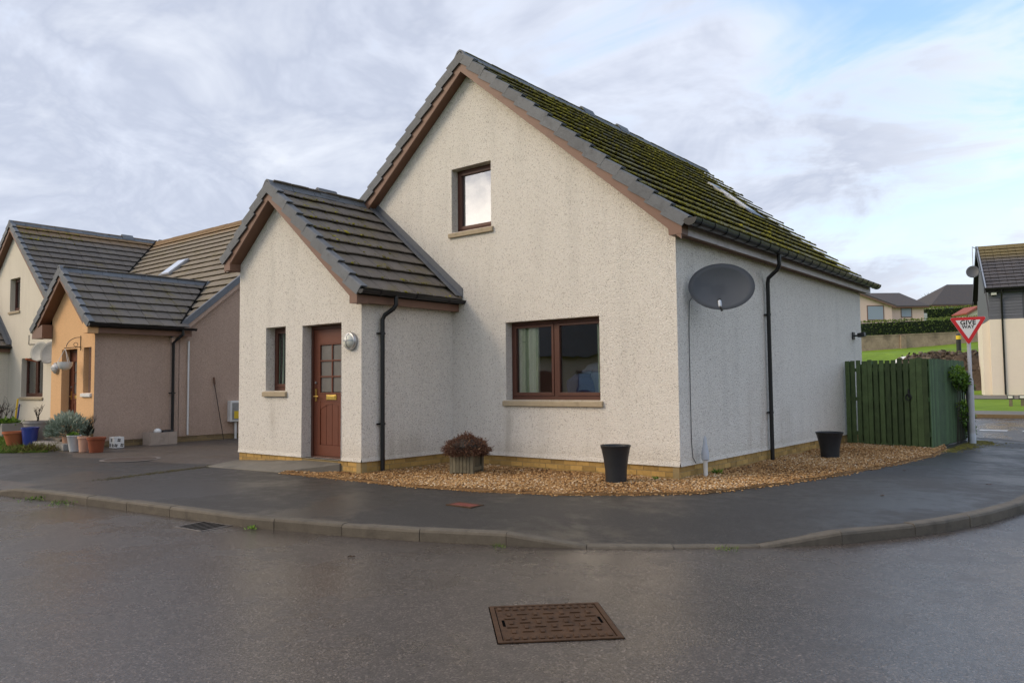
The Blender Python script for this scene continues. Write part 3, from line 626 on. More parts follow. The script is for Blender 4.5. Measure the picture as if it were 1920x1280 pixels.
# a flat interlocking tile: x along the eave, y up the slope, z off the roof; the tail is lifted so a gap shows under it
TW, TG, TL_, TT, TH = .332, .345, .425, .022, .062
def tile_mesh(name, mat):
    m_ = MB(); w0, w1 = .005, TW-.005; xm = TW/2
    top = lambda x, y: (x, y, TH*(1-y/TL_) + (.007 if abs(x-xm) < .01 else 0))
    vs = []
    for y, dz in ((0, -.006), (.016, 0), (TL_, 0)):
        for x in (w0, xm, w1): p_ = top(x, y); vs.append((p_[0], p_[1], p_[2]+dz))
    vs += [(w0, .004, TH-TT), (w1, .004, TH-TT), (w1, TL_, -TT), (w0, TL_, -TT)]
    fs = [(0, 1, 4, 3), (1, 2, 5, 4), (3, 4, 7, 6), (4, 5, 8, 7), (0, 9, 10, 2, 1), (9, 12, 11, 10), (0, 3, 6, 12, 9), (2, 10, 11, 8, 5), (6, 7, 8, 11, 12)]
    me = bpy.data.meshes.new(name); me.from_pydata(vs, [], fs); me.update(); me.materials.append(mat); return me
def frame_matrix(o, ex, ey, ez):
    return Matrix(((ex.x, ey.x, ez.x, o.x), (ex.y, ey.y, ez.y, o.y), (ex.z, ey.z, ez.z, o.z), (0, 0, 0, 1)))
def roof_plane(eave, along, upv, L, S, keep=None):
    """matrices of the tiles on a plane: eave corner, unit vector along the eave, unit vector up the slope"""
    eave, along, upv = Vector(eave), Vector(along), Vector(upv); nz = along.cross(upv)
    nc = max(1, round(L/TW)); nr = max(1, math.ceil((S-.02)/TG)); out = []; sx = L/(nc*TW); gy = S/nr
    for r_ in range(nr):
        for c in range(nc):
            ctr = eave + along*((c+.5)*TW*sx) + upv*((r_+.5)*gy)
            if keep and not keep(ctr): continue
            o = eave + along*(c*TW*sx + random.uniform(-.002, .002)) + upv*(r_*gy + random.uniform(-.007, .007) - .02) - nz*(TT*.9)
            mt = frame_matrix(o, along*sx, upv, nz) @ Matrix.Rotation(random.gauss(0, .006), 4, 'Z') @ Matrix.Rotation(random.gauss(0, .004), 4, 'X')
            out.append((mt, (ctr-CAM).length))
    return out
def lay_tiles(roof, shown, hidden, mat, limit=300):
    """the tiles that show largest as pieces of their own, the rest joined"""
    me = tile_mesh('roof_tile', mat); shown = sorted(shown, key=lambda q_: q_[1])
    for mt, d in shown[:limit]:
        o = bpy.data.objects.new('roof_tile', me); col.objects.link(o); place(o, roof, mt)
    rest = [q_[0] for q_ in shown[limit:]] + [q_[0] for q_ in hidden]
    if rest:
        m_ = MB(); vs = [v.co.copy() for v in me.vertices]; fs = [tuple(p_.vertices) for p_ in me.polygons]
        for mt in rest: m_.add([mt @ v for v in vs], fs)
        m_.build('roof_tiles', mat, roof, kind='stuff')
def verge_caps(roof, eave, upv, inward, S, mat, nr=None):
    """stepped dry-verge units up a gable edge; inward: unit vector from the edge into the roof"""
    eave, upv, inward = Vector(eave), Vector(upv), Vector(inward); nz = upv.cross(inward)
    if nz.z < 0: nz = -nz
    n = nr or max(1, math.ceil((S-.02)/TG)); g2 = S/n; me = None
    vs = []
    for y, h in ((-.025, .072), (g2+.02, .024)):       # lower end lifted over the next
        vs += [(-.022, y, h-.165), (-.022, y, h-.016), (-.008, y, h), (.105, y, h), (.105, y, h-.022), (.004, y, h-.022), (.004, y, h-.165)]
    fs = [tuple(range(7)), tuple(range(13, 6, -1))] + [(i, i+7, (i+1) % 7+7, (i+1) % 7) for i in range(7)]
    hand = inward.cross(upv).dot(nz)
    if hand < 0: fs = [f_[::-1] for f_ in fs]
    me = bpy.data.meshes.new('verge_cap'); me.from_pydata(vs, [], [f_[::-1] for f_ in fs]); me.update(); me.materials.append(mat)
    for k in range(n):
        o = bpy.data.objects.new('verge_cap', me); col.objects.link(o)
        place(o, roof, frame_matrix(eave + upv*(k*g2 + random.uniform(-.008, .008)), inward, upv, nz) @ Matrix.Rotation(random.gauss(0, .008), 4, 'Z'))
def ridge_tiles(roof, a, b, slope, mat, seg=.46, vents=()):
    a, b = Vector(a), Vector(b); d = (b-a).normalized(); side_ = d.cross(Vector((0, 0, 1))).normalized(); L = (b-a).length
    n = round(L/seg); sg = L/n; z = Vector((0, 0, 1))
    prof = [(-.15, -.15*slope), (-.05, .012), (0, .032), (.05, .012), (.15, -.15*slope)]
    def mesh_(nm, y0, y1, lift, wide):
        vs = []
        for y in (y0, y1):
            vs += [(x*wide, y, h+lift) for x, h in prof] + [(x*wide*.9, y, h+lift-.03) for x, h in prof[::-1]]
        k = 10; fs = [tuple(range(k)), tuple(range(2*k-1, k-1, -1))] + [(i, i+k, (i+1) % k+k, (i+1) % k) for i in range(k)]
        me = bpy.data.meshes.new(nm); me.from_pydata(vs, [], [f_[::-1] for f_ in fs]); me.update(); me.materials.append(mat); return me
    me = mesh_('ridge_tile', .004, sg-.004, .035, 1)
    for k in range(n):
        o = bpy.data.objects.new('ridge_tile', me); col.objects.link(o)
        place(o, roof, frame_matrix(a + d*(k*sg) + z*random.uniform(-.004, .006), side_, d, z))
    for t in vents:
        mv = mesh_('ridge_vent', -.2, .2, .092, .8); o = bpy.data.objects.new('ridge_vent', mv); col.objects.link(o)
        place(o, roof, frame_matrix(a + d*t, side_, d, z))
def moss_clumps(roof, tiles, n, name='moss'):
    """cushions of moss, most of them along the tile tails"""
    P, sc_, sh, rots = [], [], [], []
    for k in range(n):
        mt, d = random.choice(tiles); tail = random.random() < .55
        y = random.uniform(0, .05) if tail else random.uniform(.02, .34)
        x = random.random()*TW
        q_ = mt @ Vector((x, y, TH*(1-y/TL_)))
        g = math.sin(q_.x*2.7+q_.y*1.9)+math.sin(q_.y*3.1-q_.x*1.1)
        if g + random.gauss(0, .8) < -.25: continue
        s_ = random.uniform(.008, .026)*(1.25 if tail else 1)*(1.5 if random.random() < .06 else 1)
        P.append(q_); sc_.append((s_*random.uniform(.8, 1.7), s_*random.uniform(.7, 1.1), s_*random.uniform(.35, .75))); sh.append(min(1, max(0, random.gauss(.45+.1*g, .22))))
        rots.append(mt.to_3x3().normalized())
    n = len(P); rr = np.array([[list(r_) for r_ in m_] for m_ in rots]); a = rng.uniform(0, 6.28, n)
    Z = np.zeros((n, 3, 3)); Z[:, 0, 0] = np.cos(a); Z[:, 0, 1] = -np.sin(a); Z[:, 1, 0] = np.sin(a); Z[:, 1, 1] = np.cos(a); Z[:, 2, 2] = 1
    return instances(name, OCT_V, OCT_F, np.array([tuple(p_) for p_ in P]), rr @ Z, np.array(sc_), sh, M['moss'], roof, smooth=True)
def gutter(parent, a, b, drop_pts=None, r=.058, joints=.5, mat='black', out=None):
    """half-round gutter from a to b (rim height), collars along it, end caps"""
    a, b = Vector(a), Vector(b); d = (b-a).normalized(); sd_ = d.cross(Vector((0, 0, 1))).normalized(); z = Vector((0, 0, 1)); L = (b-a).length
    g = MB()
    ang = [math.pi*k/8 for k in range(9)]
    def ring(q_, rr): return [q_ + sd_*(rr*math.cos(t)) - z*(rr*math.sin(t)) for t in ang] + [q_ + sd_*((rr-.006)*math.cos(t)) - z*((rr-.006)*math.sin(t)) for t in ang[::-1]]
    def run(m_, p0, p1, rr):
        A, B = ring(p0, rr), ring(p1, rr); k = len(A)
        m_.add(A+B, [tuple(range(k))[::-1], tuple(range(k, 2*k))] + [(i, (i+1) % k, (i+1) % k+k, i+k) for i in range(k)])
    run(g, a, b, r)
    for q_, dd in ((a, -d), (b, d)):
        m2 = [q_ + sd_*(r*1.08*math.cos(t)) - z*(r*1.08*math.sin(t)) for t in ang]
        g.prism(m2, dd*.012)
    go = g.build('gutter', M[mat], parent, smooth=True)
    n = max(1, int(L/joints))
    for k in range(n):
        q_ = a + d*((k+.5)*L/n); c = MB(); run(c, q_-d*.02, q_+d*.02, r+.008); c.build('gutter_bracket', M[mat], go, smooth=True)
    return go
def downpipe(parent, path, r=.034, clips=(), mat='black', wall_n=(1, 0, 0)):
    o = MB().tube(path, r, 12).build('downpipe', M[mat], parent, smooth=True)
    wn = Vector(wall_n); t = Vector((0, 0, 1)).cross(wn)
    x, y = path[-1][0], path[-1][1]
    for zc in clips:
        c = MB(); q_ = Vector((x, y, zc))
        c.tube([q_ - Vector((0, 0, .018)), q_ + Vector((0, 0, .018))], r+.007, 12)
        c.obox(q_ - t*.085 - wn*.045 - Vector((0, 0, .012)), t*.17, wn*.018, Vector((0, 0, .024)))
        c.build('pipe_clip', M[mat], o)
    return o
def bricks(parent, name, o, u, L, z0, rows_, mat, skip=None, proud=.0):
    """courses of stretcher bricks in front of a mortar core"""
    o = Vector(o); u = Vector(u).normalized(); n = u.cross(Vector((0, 0, 1))); z = Vector((0, 0, 1)); H = rows_*.075
    core = MB().obox(o + z*z0 - n*.10, u*L, n*.096, z*H).build(name, M['mortar'], parent)
    full = None; bw = .225
    for r_ in range(rows_):
        s_ = -(.1125 if r_ % 2 else 0); k = 0
        while s_ < L-.02:
            a, b = max(0, s_)+.004, min(L, s_+bw)-.006
            s_ += bw
            if b-a < .03: continue
            if skip and skip[0] < (a+b)/2 < skip[1]: continue
            if b-a > .214:
                if full is None:
                    full = bpy.data.meshes.new('brick'); t_ = MB().obox((0, 0, 0), (.215, 0, 0), (0, .08, 0), (0, 0, .065)); full.from_pydata(t_.v, [], t_.f); full.update(); full.materials.append(mat)
                me = full
            else:
                me = bpy.data.meshes.new('brick'); t_ = MB().obox((0, 0, 0), (b-a, 0, 0), (0, .08, 0), (0, 0, .065)); me.from_pydata(t_.v, [], t_.f); me.update(); me.materials.append(mat)
            b_ = bpy.data.objects.new('brick', me); col.objects.link(b_)
            q_ = o + u*a + z*(z0+r_*.075+.004) + n*(random.uniform(-.002, .003)+proud)
            place(b_, core, frame_matrix(q_, u, -n, z))
    return core

# ------------------------------------------------------------------ the gabled house type: the corner house, and its twin to the left
SL = .84; CS = 1/math.hypot(1, SL); SN = SL*CS     # roof slope
def v3(x, y, z): return Vector((x, y, z))
def rake(parent, name, mat, xa, za, xb, zb, y0, y1, depth, mirror=None):
    """board following a gable rake from (xa, za) to (xb, zb), between y0 and y1, hanging depth below"""
    return MB().prism([(xa, y0, za), (xb, y0, zb), (xb, y0, zb-depth), (xa, y0, za-depth)], (0, y1-y0, 0)).build(name, M[mat], parent)
def gable_house(name, dx, label, pal, corner):
    X = lambda x: x+dx
    H = thing(name, (X(-3.77), 4.5, -.2), label, 'house')
    wm = M[pal['wall']]; D = 9.1; W = 7.54; xc = -3.77
    ux = (1, 0, 0)
    # walls
    low = (-3.0, -1.24, .879, 2.114); upw = (-4.166, -3.285, 3.709, 4.80); door = (-5.605, -4.624, 0.0, 2.10); slim = (-6.615, -6.057, 1.055, 2.12)
    wall('front_wall', (X(0), 0, 0), ux, [(-W, 0), (0, 0), (0, 3.30), (xc, 6.46), (-W, 3.30)], [low, upw], wm, H, flare=.014)
    wall('side_wall', (X(0), 0, 0), (0, 1, 0), [(0, 0), (D, 0), (D, 3.22), (0, 3.22)], [], wm, H, flare=.014)
    wall('back_wall', (X(0), D, 0), (-1, 0, 0), [(0, 0), (W, 0), (W, 3.30), (-xc, 6.46), (0, 3.30)], [], wm, H)
    wall('side_wall', (X(-W), D, 0), (0, -1, 0), [(0, 0), (D, 0), (D, 3.22), (0, 3.22)], [], wm, H)
    wall('porch_front_wall', (X(0), -1.98, 0), ux, [(-7.42, 0), (-4.16, 0), (-4.16, 2.50), (-6.30, 4.30), (-7.42, 3.32)], [door, slim], wm, H, flare=.014)
    wall('porch_side_wall', (X(-4.16), -1.98, 0), (0, 1, 0), [(0, 0), (1.98, 0), (1.98, 2.46), (0, 2.46)], [], wm, H, flare=.014)
    wall('porch_side_wall', (X(-7.42), 0, 0), (0, -1, 0), [(0, 0), (1.98, 0), (1.98, 3.3), (0, 3.3)], [], wm, H)
    # floors and a partition, so the windows look into rooms
    MB().box(X(-W+.3), X(-.3), .3, D-.3, -.05, .0).build('floor', M['carpet'], H)
    MB().box(X(-W+.3), X(-.3), .3, D-.3, 2.45, 2.55).build('upper_floor', M['inside'], H)
    MB().box(X(-W+.3), X(-.3), 3.6, 3.7, 0.0, 2.45).build('partition', M['inside'], H)
    MB().box(X(-5.0), X(-2.6), 2.6, 2.7, 2.55, 5.2).build('partition', M['inside'], H)
    MB().box(X(-7.3), X(-4.3), -1.7, 0, -.05, -.021).build('porch_floor', M['carpet'], H)
    # brick plinth, slightly behind the render
    bm = M['brick']
    bricks(H, 'brick_plinth', (X(-4.16), .012, 0), ux, 4.16-.012, -.225, 3, bm)
    bricks(H, 'brick_plinth', (X(-.012), .0, 0), (0, 1, 0), D, -.225, 3, bm)
    bricks(H, 'brick_plinth', (X(-7.41), -1.968, 0), ux, 3.24, -.225, 3, bm, skip=(1.80, 2.79))
    bricks(H, 'brick_plinth', (X(-4.172), -1.98, 0), (0, 1, 0), 1.98, -.225, 3, bm)
    # windows and door
    gl = pal.get('glass', 'glass'); fr = pal['frame']
    window(H, (X(0), 0, 0), ux, low, mullions=(-2.13,), fm=fr, gm=gl, inset=.15)
    window(H, (X(0), 0, 0), ux, upw, fm=fr, gm=pal.get('glass_up', gl), inset=.15)
    window(H, (X(0), -1.98, 0), ux, slim, fm=fr, gm=gl, inset=.17)
    make_door(H, X(0), -1.98, door)
    # ---- roof
    ye0, ye1 = -.20, D+.2; hw = 4.02; ztop = 6.66; ze = ztop-SL*hw
    rf = MB()
    for s_ in (1, -1):
        off = .075
        rf.prism([(X(xc), ye0+.03, ztop-off), (X(xc)+s_*hw*.985, ye0+.03, ztop-SL*hw*.985-off), (X(xc)+s_*hw*.985, ye0+.03, ztop-SL*hw*.985-off-.045), (X(xc), ye0+.03, ztop-off-.045)], (0, ye1-ye0-.06, 0))
    roof = rf.build('roof', M['deck'], H)
    S = math.hypot(hw, SL*hw)
    right = roof_plane((X(xc)+hw, ye0+.06, ze), (0, 1, 0), (-CS, 0, SN), ye1-ye0-.12, S)
    left = roof_plane((X(xc)-hw, ye1-.06, ze), (0, -1, 0), (CS, 0, SN), ye1-ye0-.12, S)
    # porch: right-hand slope and the short left-hand one
    px, pz, pr_, pl = -6.28, 4.50, 2.33, 1.36; yp0 = -2.20
    rf2 = MB()
    for s_, hh in ((1, pr_), (-1, pl)):
        rf2.prism([(X(px), yp0+.03, pz-.075), (X(px)+s_*hh*.98, yp0+.03, pz-SL*hh*.98-.075), (X(px)+s_*hh*.98, yp0+.03, pz-SL*hh*.98-.12), (X(px), yp0+.03, pz-.12)], (0, -.01-yp0-.03, 0))
    proof = rf2.build('porch_roof', M['deck'], H)
    pright = roof_plane((X(px)+pr_, yp0+.06, pz-SL*pr_), (0, 1, 0), (-CS, 0, SN), -yp0-.075, pr_/CS)
    pleft = roof_plane((X(px)-pl, -.015, pz-SL*pl), (0, -1, 0), (CS, 0, SN), -yp0-.075, pl/CS)
    lay_tiles(roof, right, left, M[pal['tile']], 300-len(pright))
    lay_tiles(proof, pright, pleft, M[pal['tile_porch']], 200)
    vg = M['verge']
    n_ = round(S/TG)
    verge_caps(roof, (X(xc)+hw, ye0, ze), (-CS, 0, SN), (0, 1, 0), S, vg); verge_caps(roof, (X(xc)-hw, ye0, ze), (CS, 0, SN), (0, 1, 0), S, vg)
    verge_caps(proof, (X(px)+pr_, yp0, pz-SL*pr_), (-CS, 0, SN), (0, 1, 0), pr_/CS, vg); verge_caps(proof, (X(px)-pl, yp0, pz-SL*pl), (CS, 0, SN), (0, 1, 0), pl/CS, vg)
    ridge_tiles(roof, (X(xc), ye0-.02, ztop), (X(xc), ye1+.02, ztop), SL, vg, vents=(3.85, 5.25))
    ridge_tiles(proof, (X(px), yp0-.02, pz), (X(px), -.02, pz), SL, vg, vents=(1.22,))
    if corner: moss_clumps(roof, right, 24000); moss_clumps(proof, pright, 420)
    else: moss_clumps(roof, [q_ for q_ in right if q_[0].to_translation().z > 6.0 and q_[0].to_translation().y < 1.6], 420)
    # lead flashing of the porch roof against the gable
    fl = MB(); a = v3(X(px)+pr_+.03, 0, pz-SL*pr_+.03); b = v3(X(px)+.05, 0, pz-.02)
    fl.prism([a, b, b+v3(0, 0, .16), a+v3(0, 0, .17)], (0, -.02, 0)); fl.prism([a+v3(0, -.02, .03), b+v3(0, -.02, .03), b+v3(0, -.16, .03), a+v3(0, -.16, .03)], (.008, 0, .010))
    fl.build('flashing', M['lead'], proof)
    # bargeboards, soffits, box ends, fascias
    t0 = ztop-.135
    for s_ in (1, -1):
        e = hw-.07
        rake(H, 'bargeboard', 'timber', X(xc), t0, X(xc)+s_*e, t0-SL*e, ye0+.012, ye0+.034, .17)
        rake(H, 'soffit', 'timber_dark', X(xc), t0-.145, X(xc)+s_*(e-.14), t0-.145-SL*(e-.14), ye0+.035, -.002, .02)
        xb = X(xc)+s_*(hw-.06); xi = X(xc)+s_*3.74
        MB().prism([(xi, ye0+.008, 3.42), (xb, ye0+.008, 3.24), (xb, ye0+.008, 3.105), (xi+s_*.03, ye0+.008, 3.105)], (0, .19, 0)).build('box_end', M['timber'], H)
        MB().box(min(xb, xb-s_*.02), max(xb, xb-s_*.02), ye0+.2, ye1-.03, 3.105, 3.265).build('fascia', M[pal['fascia']], H)
        MB().box(min(X(xc)+s_*3.79, xb-s_*.022), max(X(xc)+s_*3.79, xb-s_*.022), ye0+.2, ye1-.03, 3.125, 3.145).build('soffit', M['timber_dark'], H)
    for s_, hh, wx in ((1, pr_, -4.16), (-1, pl, -7.42)):
        tp = pz-.135; e = hh-.07
        rake(H, 'bargeboard', 'timber', X(px), tp, X(px)+s_*e, tp-SL*e, yp0+.012, yp0+.034, .15)
        rake(H, 'soffit', 'timber_dark', X(px), tp-.13, X(px)+s_*(e-.1), tp-.13-SL*(e-.1), yp0+.035, -1.982, .02)
        xb = X(px)+s_*(hh-.06); zb = pz-SL*hh; xi = X(wx)-s_*.02
        MB().prism([(xi, yp0+.008, zb+.10), (xb, yp0+.008, zb-.06), (xb, yp0+.008, zb-.20), (xi, yp0+.008, zb-.20)], (0, .21, 0)).build('box_end', M['timber'], H)
        MB().box(min(xb, xb-s_*.02), max(xb, xb-s_*.02), yp0+.22, -.003, zb-.19, zb-.03).build('fascia', M['timber'], H)
        a_, b_ = X(wx)+s_*.016, xb-s_*.022
        MB().box(min(a_, b_), max(a_, b_), yp0+.22, -.003, zb-.18, zb-.16).build('soffit', M['timber_dark'], H)
    # gutters and downpipes
    gx = X(xc)+hw+.072
    gutter(H, (gx, ye0-.01, ze+.012), (gx, ye1-.02, ze+.012), joints=.40, r=.092)
    gutter(H, (X(xc)-hw-.045, ye0, ze-.055), (X(xc)-hw-.045, ye1, ze-.055), joints=.9)
    px2 = X(px)+pr_+.045; pz2 = pz-SL*pr_-.012
    gutter(H, (px2, yp0-.005, pz2), (px2, .0, pz2), joints=.62)
    dy = 3.18
    downpipe(H, [(gx, dy-.12, ze-.04), (gx, dy-.12, ze-.24), (gx-.05, dy-.08, ze-.31), (X(.085), dy+.02, ze-.42), (X(.062), dy+.04, ze-.50), (X(.062), dy+.04, -.19)], clips=(2.25, .62))
    downpipe(H, [(px2, -1.52, pz2-.04), (px2, -1.52, pz2-.18), (px2-.03, -1.545, pz2-.24), (X(-4.07), -1.60, pz2-.33), (X(-4.098), -1.62, pz2-.40), (X(-4.098), -1.62, -.19)], clips=(1.92, .55))
    # roof window: raised kerb of pale flashing round dark glass
    def rp(x, y, h=0): return v3(X(x)+SN*h, y, ztop-SL*(x-xc)+CS*h)
    y0, y1, x0, x1 = 6.25, 6.80, -2.36, -1.50
    sk = MB(); al = v3(0, 1, 0); un = v3(-CS, 0, SN); nz = v3(SN, 0, CS); L_ = (x1-x0)/CS
    o = rp(x1, y0, -.03)
    for (a0, b0, a1, b1) in ((0, 0, .09, L_), (y1-y0-.09, 0, y1-y0, L_), (.09, 0, y1-y0-.09, .11), (.09, L_-.1, y1-y0-.09, L_)):
        sk.obox(o + al*a0 + un*b0, al*(a1-a0), un*(b1-b0), nz*.100)
    sko = sk.build('roof_window', M['steel'], roof)
    MB().obox(o + al*.09 + un*.11 + nz*.075, al*(y1-y0-.18), un*(L_-.21), nz*.012).build('roof_window_pane', M['glass'], roof)
    MB().obox(o + al*.09 + un*.11 + nz*.05, al*(y1-y0-.18), un*(L_-.21), nz*.012).build('roof_window_blind', M['deck'], roof)
    MB().obox(rp(x1, y0-.1, .045), al*(y1-y0+.2), un*-.20, nz*.02).build('roof_window_apron', M['lead'], roof)
    return H
def make_door(parent, x, y, hole):
    """stained panel door: frame, leaf, six panes in a glazed upper half, boarded lower panel"""
    u0, u1, v0, v1 = hole; d0 = y+.19
    f = MB(); a, b = x+u0+.003, x+u1-.003
    f.box(a, a+.05, d0-.02, d0+.07, v0+.003, v1-.003); f.box(b-.05, b, d0-.02, d0+.07, v0+.003, v1-.003); f.box(a+.05, b-.05, d0-.02, d0+.07, v1-.06, v1-.003)
    fo = f.build('door_frame', M['frame'], parent, bevel=.004)
    MB().box(a+.05, b-.05, d0-.05, d0+.07, v0-.018, v0+.022).build('threshold', M['frame'], fo, bevel=.004)
    a += .053; b -= .053; z0, z1 = v0+.027, v1-.063; w_ = b-a
    gx0, gx1, gz0, gz1 = a+.155, b-.125, z0+1.00, z0+1.76
    leaf = MB()
    leaf.box(a, gx0, d0, d0+.045, z0, z1); leaf.box(gx1, b, d0, d0+.045, z0, z1); leaf.box(gx0, gx1, d0, d0+.045, gz1, z1); leaf.box(gx0, gx1, d0, d0+.045, z0+.86, gz0)
    leaf.box(gx0, gx1, d0, d0+.045, z0, z0+.17)
    lo = leaf.build('door', M['door'], parent)
    # boarded lower panel with its arched head
    pw = (gx1-gx0)/4
    for k in range(4):
        MB().box(gx0+k*pw+.003, gx0+(k+1)*pw-.003, d0+.012, d0+.04, z0+.172, z0+.858).build('panel_board', M['door'], lo, bevel=.004)
    arch = MB(); pts = [(gx0, d0+.006, z0+.858), (gx1, d0+.006, z0+.858), (gx1, d0+.006, z0+.73)] + [(gx1-(gx1-gx0)*k/12, d0+.006, z0+.73+.09*math.sin(math.pi*k/12)) for k in range(1, 12)] + [(gx0, d0+.006, z0+.73)]
    arch.prism(pts, (0, .012, 0)).build('arched_rail', M['door'], lo)
    arch = MB(); pts = [(gx0, d0-.004, gz1+.02)] + [(gx0+(gx1-gx0)*k/12, d0-.004, gz1+.03+.10*math.sin(math.pi*k/12)) for k in range(13)] + [(gx1, d0-.004, gz1+.02)]
    arch.prism(pts, (0, .0035, 0)).build('arched_moulding', M['door'], lo)
    gw, gh = (gx1-gx0)/2, (gz1-gz0)/3
    for i in range(2):
        for j in range(3):
            MB().box(gx0+i*gw+.008, gx0+(i+1)*gw-.008, d0+.022, d0+.028, gz0+j*gh+.008, gz0+(j+1)*gh-.008).build('pane', M['glass_dark'], lo)
    gb_ = MB(); gb_.box(gx0+gw-.011, gx0+gw+.011, d0+.004, d0+.04, gz0, gz1)
    for j in (1, 2): gb_.box(gx0, gx0+gw-.011, d0+.004, d0+.04, gz0+j*gh-.010, gz0+j*gh+.010); gb_.box(gx0+gw+.011, gx1, d0+.004, d0+.04, gz0+j*gh-.010, gz0+j*gh+.010)
    gb_.build('glazing_bars', M['door'], lo)
    MB().box(gx0-.02, gx1+.02, d0-.006, d0-.0005, gz0-.024, gz0-.004).build('weather_bead', M['door'], lo)
    # letter plate, lever handle, lock
    lp = MB().box((gx0+gx1)/2-.125, (gx0+gx1)/2+.125, d0-.012, d0-.001, z0+.885, z0+.965).build('letter_plate', M['brass'], lo, bevel=.004)
    MB().box((gx0+gx1)/2-.10, (gx0+gx1)/2+.10, d0-.020, d0-.013, z0+.905, z0+.945).build('letter_flap', M['brass'], lo, bevel=.003)
    hx = a+.062
    h = MB(); h.box(hx-.018, hx+.018, d0-.012, d0-.001, z0+.86, z0+1.06); h.tube([(hx, d0-.01, z0+.94), (hx, d0-.055, z0+.94), (hx+.03, d0-.062, z0+.94), (hx+.12, d0-.062, z0+.938)], .009, 8)
    h.build('handle', M['brass'], lo, smooth=True)
    MB().tube([(hx, d0-.001, z0+1.16), (hx, d0-.02, z0+1.16)], .020, 12).build('lock', M['steel'], lo)
    return lo

HOUSE = gable_house('corner_house', 0, 'cream roughcast house with steep mossy roof and gabled porch on the corner plot',
                    dict(wall='cast', frame='frame', fascia='fascia', tile='tile', tile_porch='tile_porch', glass_up='glass_up'), True)
TWIN = gable_house('gabled_house', -20.25, 'pale cream gabled house at far left behind the orange porch',
                   dict(wall='cream', frame='frame', fascia='timber', tile='tile_left', tile_porch='tile_porch'), False)

